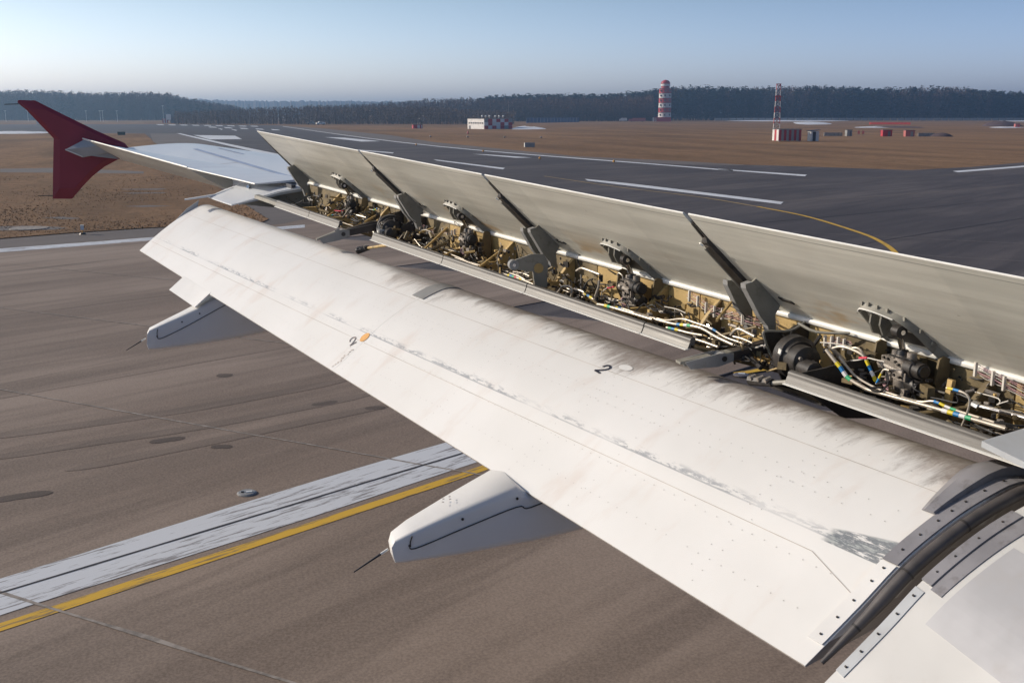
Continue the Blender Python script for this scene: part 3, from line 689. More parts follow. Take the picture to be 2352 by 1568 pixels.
# lattice mast
t, s = thing('lattice_mast', 1782, 323, 0, 'slender red and white lattice mast standing at the left of the striped shed', 'mast')
H_ = 10.0; w0 = .62; w1 = .34
for i in range(10):
    z0 = i*H_/10; z1 = z0+H_/10; m_ = M['rw_white'] if i % 2 == 0 else M['rw_red']; mb = MB()
    wa = w0+(w1-w0)*i/10; wb = w0+(w1-w0)*(i+1)/10
    ca = [(-wa, -wa), (wa, -wa), (wa, wa), (-wa, wa)]; cb = [(-wb, -wb), (wb, -wb), (wb, wb), (-wb, wb)]
    for k in range(4):
        a1, b1 = ca[k], cb[k]; a2, b2 = ca[(k+1) % 4], cb[(k+1) % 4]
        mb.tube([(*a1, z0), (*b1, z1)], .06, 4).tube([(*a1, z0), (*b2, z1)], .035, 4).tube([(*a2, z0), (*b1, z1)], .035, 4).tube([(*b1, z1), (*b2, z1)], .04, 4)
    part(t, 'mast_section', mb, m_)
part(t, 'platform', B((0, 0, H_*.78), (1.3, 1.3, .08)), M['rw_red']); part(t, 'top_ring', B((0, 0, H_+.05), (.9, .9, .1)), M['rw_red'])
# striped shed
t, s = thing('striped_shed', 1788, 325.5, R(24), 'red and white vertically striped shed beside the lattice mast', 'shed')
Wd, Dp, Ht = 4.2, 2.6, 2.1
part(t, 'wall', MB().hexa([(0, 0, .12), (Wd, 0, .12), (Wd, Dp, .12), (0, Dp, .12), (0, 0, Ht), (Wd, 0, Ht), (Wd, Dp, Ht), (0, Dp, Ht)]), M['rw_white'])
for i in range(9): part(t, 'stripe_panel', B(((i+.5)*Wd/9, -.03, .12+Ht/2-.08), (Wd/9-.03, .06, Ht-.22)), M['rw_red'] if i % 2 == 0 else M['cool_grey'])  # white stripes of the front painted grey to stand for its shaded side
for i in range(3): part(t, 'stripe_panel', B((-.03, (i+.5)*Dp/3, .12+Ht/2-.08), (.06, Dp/3-.03, Ht-.22)), M['rw_white'] if i % 2 == 0 else M['rw_red'])
part(t, 'roof', B((Wd/2, Dp/2, Ht+.04), (Wd+.25, Dp+.25, .08)), M['roof'])
for x in (.2, Wd/2, Wd-.2): part(t, 'foot', B((x, .2, .06), (.3, .3, .12)), M['concrete'])
t, s = thing('small_shed', 1862, 325.5, R(25), 'small dark and white striped shed right of the red and white striped shed', 'shed')
part(t, 'wall', B((.75, .7, .95), (1.5, 1.4, 1.75)), M['rw_white']); part(t, 'door', B((.6, -.03, .9), (.55, .06, 1.6)), M['hose']); part(t, 'panel', B((-.03, .7, .95), (.06, 1.0, 1.5)), M['edge_white'])
part(t, 'roof', MB().prism([(-.25, -.15, 1.78), (1.7, -.15, 2.0), (1.7, -.15, 2.06), (-.25, -.15, 1.86)], (0, 1.7, 0)), M['hose'])
# things farther right
def hut(name, px_, py_, w, h, m1, m2, label, cat='hut', yaw=.3):
    t, s = thing(name, px_, py_, yaw, label, cat)
    part(t, 'wall', B((0, .8, h/2), (w, 1.6, h)), m1); part(t, 'roof', B((0, .8, h+.04), (w+.2, 1.8, .08)), M['roof']); part(t, 'door', B((w*.18, -.03, h*.42), (w*.28, .06, h*.8)), m2)
hut('hut', 2038, 313.5, 2.0, 1.35, M['rw_red'], M['door'], 'dark red hut in the brown field at the right, left of the pink hut')
hut('hut', 2090, 314, 1.9, 1.3, M['pink'], M['cool_grey'], 'pink hut in the brown field, right of the dark red hut')
hut('hut', 1951, 313, 1.1, 1.3, M['cool_grey'], M['door'], 'small bluish hut in the brown field right of the sheds')
hut('hut', 2337, 293.5, 1.6, 1.4, M['pink'], M['rw_red'], 'pinkish red hut at the far right edge beyond the field')
for i, x in enumerate([1972, 1982, 2023]):
    t, s = thing('marker_post', x, 312 if i < 2 else 309, 0, ['left of two pinkish marker boards in the brown field', 'right of two pinkish marker boards in the brown field', 'single pinkish marker board left of the dark red hut'][i], 'marker', 'pinkish marker boards')
    part(t, 'board', B((0, 0, .75), (.5, .06, .7)), M['pink']); part(t, 'leg', B((-.15, 0, .2), (.05, .05, .4)), M['door']); part(t, 'leg', B((.15, 0, .2), (.05, .05, .4)), M['door'])
for i, (x0, x1, y) in enumerate([(1891, 1933, 312.5), (2107, 2146, 313.5)]):
    g0, g1 = gp(x0, y), gp(x1, y); t = empty('low_wall', g0, 0, ['low pale concrete wall right of the small striped shed', 'low pale concrete wall right of the pink hut'][i], 'wall')
    for k in range(5):
        a = g0+(g1-g0)*(k/5+.005); b = g0+(g1-g0)*((k+1)/5-.005); n_ = np.array([.15, .1, 0])
        mk('wall_panel', *(lambda m_: (m_.V, m_.F))(MB().hexa([a, b, b+n_, a+n_, a+[0, 0, .75], b+[0, 0, .75], b+n_+[0, 0, .75], a+n_+[0, 0, .75]])), M['concrete'], t)
def heap(name, px_, py_, w, h, mat, label, seed):
    g0, rz, s = place(px_, py_); r = np.random.default_rng(seed); V = []; Fc = []; n = 16
    for k, (f, z) in enumerate(((1, 0), (.8, .55), (.45, .9), (.1, 1))):
        for i in range(n): a = i/n*6.283; rr = f*(1+r.normal(0, .08)); V.append((math.cos(a)*w/2*rr, math.sin(a)*w/4*rr, h*z*(1+r.normal(0, .08)) if z else 0))
        if k:
            for i in range(n): Fc.append(((k-1)*n+i, (k-1)*n+(i+1) % n, k*n+(i+1) % n, k*n+i))
    Fc.append(tuple(range(3*n, 4*n))); o = mk(name, V, Fc, mat, smooth=True); o.location = g0; o.rotation_euler = (0, 0, rz)
    return tag(o, label, 'mound')
heap('earth_mound', 2162, 314, 4.4, .75, M['mound'], 'low dark brown mound right of the pale concrete wall', 3)
heap('earth_mound', 2300, 290, 16, 1.9, M['mound'], 'dark purple brown heap at the far right of the field', 4)
heap('earth_mound', 2060, 293.5, 18, .5, M['mound'], 'long dark low heap behind the huts', 6)
g0, g1 = gp(1996, 286), gp(2088, 286.3); t = empty('barrier', g0, 0, 'long low orange red barrier lying far across the field at the right', 'barrier')
for k in range(8):
    a = g0+(g1-g0)*(k/8+.004); b = g0+(g1-g0)*((k+1)/8-.004); n_ = np.array([.6, .5, 0])
    mk('barrier_block', *(lambda m_: (m_.V, m_.F))(MB().hexa([a, b, b+n_, a+n_, a+[0, 0, 1.0], b+[0, 0, 1.0], b+n_+[0, 0, 1.0], a+n_+[0, 0, 1.0]])), M['barrier'], t)
# blue screen fence before the woods
g0, g1 = gp(1208, 282.5), gp(1330, 280.5); t = empty('blue_fence', g0, 0, 'long blue sheet fence in front of the woods right of the checkered building', 'fence')
for k in range(16):
    a = g0+(g1-g0)*(k/16+.003); b = g0+(g1-g0)*((k+1)/16-.003); n_ = np.array([.2, .1, 0]); hh = np.array([0, 0, 2.9+rng.uniform(-.1, .1)])
    mk('fence_panel', *(lambda m_: (m_.V, m_.F))(MB().hexa([a, b, b+n_, a+n_, a+hh, b+hh, b+n_+hh, a+n_+hh])), M['blue_fence'], t)
g0, g1 = gp(1640, 277.5), gp(2640, 277.3); t = empty('boundary_fence', g0, 0, 'long grey boundary fence along the foot of the right hand pines', 'fence')
for k in range(60):
    a = g0+(g1-g0)*(k/60+.001); b = g0+(g1-g0)*((k+1)/60-.001); n_ = np.array([.2, .1, 0]); hh = np.array([0, 0, 2.1])
    mk('fence_panel', *(lambda m_: (m_.V, m_.F))(MB().hexa([a, b, b+n_, a+n_, a+hh, b+hh, b+n_+hh, a+n_+hh])), M['cool_grey'], t)
# striped hangar-like hut and screen at the far left end of the runway
t, s = thing('runway_end_hut', 397, 283.2, 0, 'red and white striped hut with tall white board at the far runway end', 'hut')
part(t, 'wall', B((2.0, 3, 1.9), (6.5, 5, 3.8)), M['door'])
for i in range(5): part(t, 'stripe_panel', B((2.4+i*.75, .45, 1.6), (.7, .1, 2.8)), M['rw_red'] if i % 2 == 0 else M['rw_white'])
for i in range(5): part(t, 'stripe_panel', B((-5.2+i*.62, .3, 1.3), (.58, .1, 2.4)), M['rw_red'] if i % 2 == 0 else M['rw_white'])
part(t, 'board', B((-2.1, .1, 3.4), (2.6, .12, 3.1)), M['edge_white'])
for x in (-3.1, -1.1): part(t, 'post', MB().tube([(x, .25, 0), (x, .25, 3.4)], .09, 6), M['door'])
part(t, 'roof', MB().tube([(2, .4, 3.8), (2, 5.6, 3.8)], 1.0, 12), M['roof'])
t, s = thing('green_cabinet', 279, 311, 0, 'dark green cabinet standing in the grass beyond the wingtip', 'cabinet')
part(t, 'body', B((0, .4, .38), (1.65, .8, .70)), M['green_box']); part(t, 'lid', B((0, .4, .75), (1.72, .86, .05)), M['green_box']); part(t, 'foot', B((0, .4, .02), (1.3, .6, .06)), M['concrete'])
t, s = thing('white_cabinet', 87, 284.5, 0, 'small white cabinet in the grass left of the red winglet', 'cabinet')
part(t, 'body', B((0, .4, .8), (1.3, .8, 1.6)), M['edge_white']); part(t, 'lid', B((0, .4, 1.64), (1.4, .9, .08)), M['cool_grey'])
# light masts in front of the hazy wood
mast0 = None
lab = ['leftmost pale light mast before the hazy wood', 'second pale light mast, left of the red winglet tip base', 'pale light mast just right of the winglet slope', 'left mast of the near pair right of the winglet', 'right mast of the near pair right of the winglet', 'pale light mast standing alone left of the runway end hut', 'tall thin pale mast above the runway end hut']
for i, (x, yt) in enumerate([(14, 262), (65, 260), (199, 258), (231, 258), (237, 258), (270, 259), (376, 249)]):
    g0, rz, s = place(x, 279.5)
    if mast0 is None:
        mast0 = empty('light_mast', g0, rz, lab[0], 'mast', 'pale light masts before the hazy wood'); mk('pole', *(lambda m_: (m_.V, m_.F))(MB().tube([(0, 0, 0), (0, 0, 7.6)], [.16, .1], 6)), M['edge_white'], mast0, local=True)
        mk('crossarm', *(lambda m_: (m_.V, m_.F))(MB().box((0, 0, 7.3), (1.6, .2, .2))), M['edge_white'], mast0, local=True); o = mast0
    else:
        o = mast0.copy(); COL.objects.link(o); o.location = g0; o.rotation_euler = (0, 0, rz); o['label'] = lab[i]
        for ch in list(mast0.children): c = ch.copy(); COL.objects.link(c); c.parent = o
    if i == 6: o.scale = (1, 1, 1.45)
for i, (x, y, ht) in enumerate([(574*1.0+0, 288, 9), (1168, 284, 10), (1180, 284, 8)]):
    g0, rz, s = place(x, y); t = empty('thin_pole', g0, rz, ['thin pole among the birches beyond the runway end', 'thin left pole behind the checkered building', 'thin right pole behind the checkered building'][i], 'pole')
    mk('shaft', *(lambda m_: (m_.V, m_.F))(MB().tube([(0, 0, 0), (0, 0, ht)], .11, 6)), M['cool_grey'], t, local=True); mk('cap', *(lambda m_: (m_.V, m_.F))(MB().box((0, 0, ht), (.5, .2, .2))), M['cool_grey'], t, local=True)
# air: one closed box of pale haze
if HAZE:
    hb = MB().hexa([(-4200, -4200, -1), (4200, -4200, -1), (4200, 4200, -1), (-4200, 4200, -1), (-4200, -4200, 60), (4200, -4200, 60), (4200, 4200, 60), (-4200, 4200, 60)])
    hm = bpy.data.materials.new('haze'); hm.use_nodes = True; hn = hm.node_tree; hn.nodes.remove(hn.nodes['Principled BSDF'])
    pv = hn.nodes.new('ShaderNodeVolumePrincipled'); pv.inputs['Color'].default_value = (.46, .70, 1.0, 1); pv.inputs['Density'].default_value = HAZE
    pv.inputs['Anisotropy'].default_value = .6; hn.links.new(pv.outputs[0], hn.nodes['Material Output'].inputs['Volume'])
    ho = hb.build('haze', hm); tag(ho, 'pale blue haze lying over the whole airfield', 'haze', kind='stuff')
# ================================================================ THE WING
wing = empty('airliner_wing', (-4.6, 3.5, 3.3), 0, 'white airliner wing with drooped flap, raised grey spoilers and red wingtip fence', 'aircraft wing')
def lerp(a, b, t): return a+(b-a)*t
# ---- flap profiles (a aft, b up), trailing edge first
P0 = [(1.28, -.83), (1.07, -.645), (.90, -.487), (.70, -.355), (.52, -.272), (.43, -.250), (.34, -.262), (.27, -.30), (.22, -.37), (.23, -.45), (.32, -.52), (.6, -.60), (.95, -.71), (1.278, -.838)]
P1 = [(1.33, -.80), (1.17, -.662), (1.02, -.545), (.88, -.45), (.74, -.370), (.67, -.345), (.60, -.348), (.55, -.372), (.51, -.42), (.53, -.48), (.6, -.54), (.8, -.61), (1.05, -.70), (1.328, -.808)]
def prof(P):
    a = catmull([np.array(p) for p in P], 5); return np.array(a)
Q0, Q1 = prof(P0), prof(P1); NQ = len(Q0); ITOP = 25
def qat(L): return Q0+(Q1-Q0)*((L-2.9)/8.6)
def arc(Q):
    d = np.r_[0, np.cumsum(np.linalg.norm(np.diff(Q, axis=0), axis=1))]; return d/d[ITOP]
def flap_pt(L, v, off=0.0):
    Q = qat(L); A = arc(Q); a = np.interp(v, A[:ITOP+8], Q[:ITOP+8, 0]); b = np.interp(v, A[:ITOP+8], Q[:ITOP+8, 1])
    a2 = np.interp(v+.02, A[:ITOP+8], Q[:ITOP+8, 0]); b2 = np.interp(v+.02, A[:ITOP+8], Q[:ITOP+8, 1])
    t = np.array([a2-a, b2-b]); t /= np.linalg.norm(t)+1e-9; n = np.array([-t[1], t[0]]); n = n if n[1] > 0 else -n
    return W(L, a+n[0]*off, b+n[1]*off)
def flap_panel(name, La, Lb, n, mat):
    Ls = np.linspace(La, Lb, n); secs = [[W(L, a, b) for a, b in qat(L)] for L in Ls]
    V, Fc = loft(secs); uv = np.concatenate([np.stack([np.full(NQ, L), arc(qat(L))], 1) for L in Ls])
    return mk(name, V, Fc, mat, wing, smooth=True, uv=uv, sharp=40)
flap = flap_panel('outboard_flap', 2.9, 6.77, 26, M['flap']); flap['label'] = 'inner half of the flap with sooty nose and scuffed mid line'
flap2 = flap_panel('outboard_flap', 6.772, 11.5, 30, M['flap']); flap2['label'] = 'outer half of the flap, cleaner white'
def strip_on_flap(name, pts, w, mat, parent, off=.002, wu=None):
    """pts: (L, v) polyline; strip of width w metres lying on the flap skin"""
    P = [flap_pt(L, v, off) for L, v in pts]; V = []; Ff = []
    for i, p in enumerate(P):
        d = P[min(i+1, len(P)-1)]-P[max(i-1, 0)]; d /= np.linalg.norm(d)+1e-9
        L, v = pts[i]; nn = flap_pt(L, v, .05)-flap_pt(L, v, 0); nn /= np.linalg.norm(nn); q = np.cross(d, nn)*w/2
        V += [p-q, p+q]
        if i: Ff.append((2*i-2, 2*i-1, 2*i+1, 2*i))
    return mk(name, V, Ff, mat, parent)
def vscuff(L): return .43-(L-4)*.023
for (La, Lb, f) in [(2.97, 6.76, flap), (6.79, 11.45, flap2)]:
    n = 24
    strip_on_flap('panel_joint', [(L, vscuff(L)-.075) for L in np.linspace(max(La, 3.2), Lb, n)], .003, M['seam'], f)
    strip_on_flap('panel_joint', [(L, .80-.02*(L-3)*.3) for L in np.linspace(La, Lb, n)], .0025, M['seam'], f)
for L, f in [(3.45, flap), (4.65, flap), (5.7, flap), (8.1, flap2), (9.6, flap2)]:
    pass
strip_on_flap('panel_joint', [(2.968, .30), (3.08, .335), (3.20, vscuff(3.2)-.075)], .003, M['seam'], flap)
# rivets: one mesh of small studs per flap half
def rivets(La, Lb, parent):
    mb = []; V = []; Fc = []
    pts = []
    for v in (.16, .33, .60, .66, .86):
        L = La+.08
        while L < Lb-.05:
            if rng.random() > .12: pts.append((L, v-.004*(L-3)+rng.normal(0, .0015)))
            L += .062
    Ls = [L for L in (3.5, 3.56, 4.3, 4.72, 4.78, 5.6, 6.3, 6.70, 6.84, 7.7, 8.6, 9.5, 10.4, 11.1) if La < L < Lb]
    for L in Ls:
        v = .05
        while v < .95:
            if rng.random() > .15: pts.append((L, v))
            v += .055
    for L, v in pts:
        c = flap_pt(L, v, .0018); c2 = flap_pt(L, v+.01, .0018); c3 = flap_pt(L+.01, v, .0018)
        e1 = c2-c; e1 /= np.linalg.norm(e1); e2 = c3-c; e2 /= np.linalg.norm(e2); r = .0026; n = len(V)
        for k in range(6): V.append(c+r*(math.cos(k*1.047)*e1+math.sin(k*1.047)*e2))
        Fc.append(tuple(range(n, n+6)))
    tag(mk('rivets', V, Fc, M['rivet'], parent), kind='stuff')
rivets(3.0, 6.76, flap); rivets(6.79, 11.45, flap2)
# grey bridging plate at the joint
def plate_on_flap(name, La, Lb, va, vb, off, th, mat, parent, nL=2, nv=8):
    secs = []
    for L in np.linspace(La, Lb, nL):
        vs_ = np.linspace(va, vb, nv); secs.append([flap_pt(L, v, off+th) for v in vs_]+[flap_pt(L, v, off-.002) for v in vs_[::-1]])
    V, Fc = loft(secs); return mk(name, V, Fc, mat, parent, smooth=True, sharp=40)
plate_on_flap('joint_cover', 6.72, 6.86, .80, 1.12, .001, .006, M['cool_grey'], flap)
# stencilled figures
def stroke_on_flap(name, L0, v0, pts, s, rot, w, mat, parent):
    out = []
    ca, sa = math.cos(rot), math.sin(rot); chord = 1.03
    P = catmull([np.array([x, y, 0.]) for x, y in pts], 5) if len(pts) > 2 else [np.array([x, y, 0.]) for x, y in pts]
    for p in P:
        x, y = p[0]*ca-p[1]*sa, p[0]*sa+p[1]*ca
        out.append((L0-x*s, v0+y*s/chord))
    return strip_on_flap(name, out, w, mat, parent, .0035)
two_arc = [(-.30, .62), (-.20, .92), (.08, 1.0), (.32, .85), (.30, .58), (.05, .30), (-.32, .02)]
two_bar = [(-.36, .02), (.36, .02)]
for pts, w in ((two_arc, .016), (two_bar, .016)): stroke_on_flap('numeral_two', 4.90, .755, pts, .070, R(-8), w*.75, M['ink'], flap)
for pts, w in ((two_arc, .015), (two_bar, .015)): stroke_on_flap('numeral_two', 6.845, .245, pts, .078, R(62), w*.7, M['faded_ink'], flap2)
def oval_on_flap(L0, v0, rL, rv, mat, parent, name='spot'):
    V = [flap_pt(L0+rL*math.cos(t), v0+rv*math.sin(t), .003) for t in np.linspace(0, 6.283, 20, endpoint=False)]
    return mk(name, V, [tuple(range(20))], mat, parent)
oval_on_flap(6.80, .33, .036, .042, M['orange'], flap2); oval_on_flap(4.80, .85, .045, .022, M['paint_white'], flap)
for i in range(9): strip_on_flap('worn_mark', [(6.80+rng.normal(0, .01), .21-i*.022), (6.80+rng.normal(0, .01), .197-i*.022)], .010, M['seam'], flap2)
# trailing edge tab and corner
A = qat(9.6)
def te_plate(La, Lb, ext, parent, name='trailing_edge_tab'):
    V = []
    for L in (La, Lb):
        for v, o in ((.02, .002), (0, .002)): V.append(flap_pt(L, v, o))
        d = flap_pt(L, 0, 0)-flap_pt(L, .1, 0); d /= np.linalg.norm(d); V.append(flap_pt(L, 0, .002)+d*ext); V.append(flap_pt(L, 0, -.004)+d*ext); V.append(flap_pt(L, .02, -.004))
    Fc = [(0, 1, 6, 5), (1, 2, 7, 6), (2, 3, 8, 7), (3, 4, 9, 8), (4, 0, 5, 9), (4, 3, 2, 1, 0), (5, 6, 7, 8, 9)]
    mk(name, V, Fc, M['paint_white'], parent)
te_plate(10.02, 9.27, .17, flap2)
# small fence on the outboard flap corner
mb = MB(); q = [flap_pt(11.5, v, .01) for v in (.72, .86, 1.0)]
mb.prism([flap_pt(11.5, .60, .0), flap_pt(11.5, .80, .035), flap_pt(11.5, .97, .055), flap_pt(11.5, .93, .0)], (-.02, 0, 0)); mb.build('corner_plate', M['paint_grey'], flap2)

# ---- seal assembly between flap and inboard flap
def rail(name, La, Lb, va, vb, off, th, mat, parent, n=18, fn=flap_pt):
    secs = []
    for v in np.linspace(va, vb, n): secs.append([fn(La, v, off), fn(La, v, off+th), fn(Lb, v, off+th), fn(Lb, v, off)])
    V, Fc = loft(secs); return mk(name, V, Fc, mat, parent, smooth=False)
rail('end_flange', 2.965, 2.905, .09, .455, .003, .004, M['paint_white'], flap); fl2 = rail('end_flange', 2.965, 2.905, .46, 1.10, .003, .005, M['side_grey'], flap)
def flap_in(L, v, off=0.0):      # carry the section on inboard without sweep
    p = flap_pt(2.9, v, off); q = W(L, 0, 0)-W(2.9, 0, 0); return p+np.array([q[0], 0, -(2.9-L)*.05])
sealP = []
for off_, La, Lb in ():
    pass
secs = []
for v in np.linspace(.045, 1.15, 30):
    c = flap_in(2.865, v, -.010); up = flap_in(2.865, v, .03)-c; up /= np.linalg.norm(up); rr = .025*(min(1, .25+v*2.2))
    secs.append([c+rr*(math.cos(t)*up*.95+math.sin(t)*np.array([1, 0, 0])) for t in np.linspace(0, 6.283, 14, endpoint=False)])
V, Fc = loft(secs); seal = mk('bulb_seal', V, Fc, M['rubber'], flap, smooth=True, sharp=60)
for vv in (.21, .46, .72):
    secs = []
    for dv in (-.004, .004):
        v = vv+dv; c = flap_in(2.865, v, -.010); up = flap_in(2.865, v, .03)-c; up /= np.linalg.norm(up); rr = .0268*(min(1, .25+v*2.2))
        secs.append([c+rr*(math.cos(t)*up*.95+math.sin(t)*np.array([1, 0, 0])) for t in np.linspace(0, 6.283, 14, endpoint=False)])
    V, Fc = loft(secs); mk('seal_band', V, Fc, M['dark_metal'], seal, smooth=True, sharp=50)
# bolts on the flanges
def studs(name, pts, r, mat, parent, up):
    for i, p in enumerate(pts):
        mb = MB().tube([p, p+up*.006], r, 8); mb.build(name, mat, parent)
for v in (.12, .20, .28, .37, .43, .52, .60, .68, .74, .80, .88, .96, 1.02): 
    p = flap_pt(2.935, v, .006); up = flap_pt(2.935, v, .05)-p; up /= np.linalg.norm(up); studs('bolt', [p], .0042, M['dark_metal'], flap, up)
# inboard flap
def inb(L, v, off=0.0): return flap_in(L, v, off-.005)
Q29 = qat(2.9); secs = []; Ls = np.linspace(2.79, .9, 10)
for L in Ls:
    q = W(L, 0, 0)-W(2.9, 0, 0); secs.append([W(2.9, a, b)+np.array([q[0], 0, -(2.9-L)*.05-.006]) for a, b in Q29])
V, Fc = loft(secs); uv = np.concatenate([np.stack([np.full(NQ, L+30), arc(Q29)*.8], 1) for L in Ls])
M['inner_white'] = simple('pale flap paint', (.60, .595, .58), .3, var=.08, scale=1.5, dirt=(.42, .39, .36), dirt_amt=.3)
flapi = mk('inboard_flap', V, Fc, M['inner_white'], wing, smooth=True, sharp=40)
rail('end_flange', 2.79, 2.745, .06, .44, .000, .005, M['paint_grey'], flapi, fn=inb); rail('end_flange', 2.79, 2.74, .47, .86, .002, .007, M['side_grey'], flapi, fn=inb)
for v in (.09, .16, .24, .33, .41, .52, .60, .70, .80):
    p = inb(2.765, v, .006); up = inb(2.765, v, .05)-p; up /= np.linalg.norm(up); studs('bolt', [p], .004, M['dark_metal'], flapi, up)
def plate_in(name, poly, off, th, mat, parent):
    top = [inb(L, v, off+th) for L, v in poly]; bot = [inb(L, v, off) for L, v in poly]; n = len(poly)
    mk(name, bot+top, [tuple(range(n-1, -1, -1)), tuple(range(n, 2*n))]+[(i, (i+1) % n, (i+1) % n+n, i+n) for i in range(n)], mat, parent)
# grey walkway like patch curved over the nose of the inboard flap
secs = []
for v in np.linspace(.46, 1.0, 14): secs.append([inb(2.735, v, .001), inb(2.735, v, .004), inb(2.69-.02*v, v, .004), inb(2.69-.02*v, v, .001)])
V, Fc = loft(secs); mk('side_plate', V, Fc, M['side_grey'], flapi)
secs = []
for v in np.linspace(.36, .74, 12):
    i1 = 2.655-.02*(v-.36); secs.append([inb(i1, v, .0005), inb(i1, v, .0025), inb(1.0, v, .0025), inb(1.0, v, .0005)])
M['soft_grey'] = simple('pale grey walk paint', (.46, .46, .475), .35, var=.12, scale=3, dirt=(.40, .38, .37), dirt_amt=.4)
V, Fc = loft(secs); mk('grey_panel', V, Fc, M['soft_grey'], flapi)
strip_pts = [(2.62, .33)]
V = []; Fc = []
for L in np.linspace(2.62, 1.2, 40):
    for v in (.29, .305):
        pass
# tapered dark fairing over the inboard nose corner
secs = []
for v in np.linspace(.70, 1.22, 12):
    t = (v-.70)/.52; wd = .045+.10*min(1, t*1.4); th = .012+.035*t
    def fq(L, off): return flap_pt(L, v, off)
    secs.append([fq(2.965, .008), fq(2.965, .008+th), fq(2.975+wd*.55, .008+th*.9), fq(2.975+wd, .004)])
V, Fc = loft(secs); mk('corner_fairing', V, Fc, M['side_grey'], flap, smooth=True, sharp=30)

# ---- flap track fairings
def fairing(Li, wd, top, bot, label):
    """top/bot: lists of (a, b) along the pod from tail to nose"""
    secs = []; n = len(top)
    for i in range(n):
        (a1, b1), (a0, b0) = top[i], bot[i]; hw = wd[i]; Lc = Li+hw; r = min(hw, (b1-b0)/2)*.26; ring = []
        cb = (b0+b1)/2
        for (sx, sb, t0_) in ((1, 1, 0), (-1, 1, 90), (-1, -1, 180), (1, -1, 270)):
            for k in range(4):
                t = R(t0_+k*30); rr = r if sb > 0 else r*1.3; rr = min(rr, hw*.98)
                aa = a1 if sb > 0 else a0; bb = b1 if sb > 0 else b0
                ring.append(W(Li, aa, bb)+np.array([-hw+sx*(hw-rr)+rr*math.cos(t), 0, (-rr if sb > 0 else rr)+rr*math.sin(t)]))
        secs.append(ring)
    V, Fc = loft(secs); o = mk('flap_track_fairing', V, Fc, M['paint_white'], wing, smooth=True, sharp=50); o['label'] = label; return o
fb_top = [(1.962, -1.02), (1.945, -.990), (1.86, -.957), (1.62, -.871), (1.345, -.793), (1.285, -.836), (1.0, -.775), (.5, -.66)]
fb_bot = [(1.955, -1.08), (1.945, -1.108), (1.90, -1.114), (1.62, -1.112), (1.37, -1.098), (1.26, -1.088), (.95, -1.05), (.2, -.90)]
fwb = [.045, .062, .088, .130, .190, .192, .195, .195]
fB = fairing(4.55, fwb, fb_top, fb_bot, 'near flap track fairing with black rod at its tail')
fa_top = [(1.842, -1.135), (1.825, -1.105), (1.75, -1.075), (1.55, -.992), (1.40, -.925), (1.28, -.862), (1.0, -.78), (.6, -.68)]
fa_bot = [(1.85, -1.24), (1.84, -1.278), (1.78, -1.284), (1.55, -1.274), (1.40, -1.264), (1.15, -1.238), (.83, -1.19), (.3, -1.0)]
fwa = [.045, .065, .085, .12, .145, .155, .17, .18]
fA = fairing(9.30, fwa, fa_top, fa_bot, 'far flap track fairing under the outer half of the flap')
def fair_detail(f, Lc, top, bot, wd, dl):
    # panel line on the inboard face
    def side(i, t, o=.004):
        (a1, b1), (a0, b0) = top[i], bot[i]; return W(Lc, lerp(a1, a0, t), lerp(b1, b0, t))+np.array([o, 0, 0])
    pts = []
    ts = [.46, .44, .40, .30]
    idx = [2, 3, 4, 5]
    line = [side(2, .12), side(2, .35), side(2, .52)+np.array([0, .03, 0])]+[side(i, t) for i, t in zip((3, 4, 5, 6), (.40, .31, .24, .10))]
    P = catmull(line, 5); MB().tube(P, .0032, 5).build('panel_gap', M['dark_metal'], f)
    for i, t in ((3, .2), (4, .17), (2, .42)):
        p = side(i, t, -.002); MB().tube([p, p+np.array([.006, 0, 0])], .007, 8).build('fastener', M['dark_metal'], f)
    tail = W(Lc+.045, top[0][0]*.5+bot[0][0]*.5, top[0][1]*.5+bot[0][1]*.5)
    MB().tube([tail+np.array([.0, 0, .0]), tail+np.array([0, -.035, -.02])], .006, 6).build('rod_socket', M['edge_white'], f)
    MB().tube([tail+np.array([0, -.03, -.017]), tail+np.array([0, -.165, -.095])], [.0055, .003], 6).build('static_rod', M['hose'], f)
fair_detail(fB, 4.55, fb_top, fb_bot, fwb, 0); fair_detail(fA, 9.30, fa_top, fa_bot, fwa, 0)
# tiny stencil on the near fairing top (illegible marks)
for dx, dy in ((-.02, 0), (.012, .01), (-.015, -.03), (.015, -.025)):
    c = W(4.68, 1.64+dy, -.876+dy*-.35+.003)+np.array([dx, 0, 0]); MB().box(c, (.009, .010, .002)).build('stencil', M['seam'], fB)

# ---- wing box with aerofoil section
def yt(x): return TH[0]*5*(.2969*math.sqrt(max(x, 0))-.1260*x-.3516*x*x+.2843*x**3-.1036*x**4)
TH = [.135]
def wing_sec(L, a_end, n=16):
    TH[0] = .135 if L > 10.42 else .135-.075*min(1, (10.42-L)/3)
    c = 1.5+.226*(15-L); al = -(.65+.2115*(15-L)); x0 = (0-al)/c; b0 = -yt(x0)*c
    xe = (a_end-al)/c; up_ = []; lo_ = []
    for i in range(n+1):
        x = xe*(1-math.cos(math.pi*i/n))/2; a = al+x*c; dr = -.045*min(1, max(0, 10.42-L)/2)*min(0, a)**2
        up_.append((a, b0+yt(x)*c+dr)); lo_.append((a, b0-yt(x)*c*.85+dr))
    return up_, lo_
def box(name, Ls, aend, mat, blunt=None, tip=False):
    secs = []
    for L in Ls:
        u, l = wing_sec(L, aend(L)); l = [(a, b if blunt is None else max(b, blunt(L))) for a, b in l]
        secs.append([W(L, a, b) for a, b in u]+[W(L, a, b) for a, b in l[::-1][:-1]])
    V, Fc = loft(secs); return mk(name, V, Fc, mat, wing, smooth=True, sharp=35)
wb = box('wing_box', np.linspace(.6, 10.42, 24), lambda L: -.035, M['wingtop'], blunt=lambda L: -.32 if L > 3 else -.4)
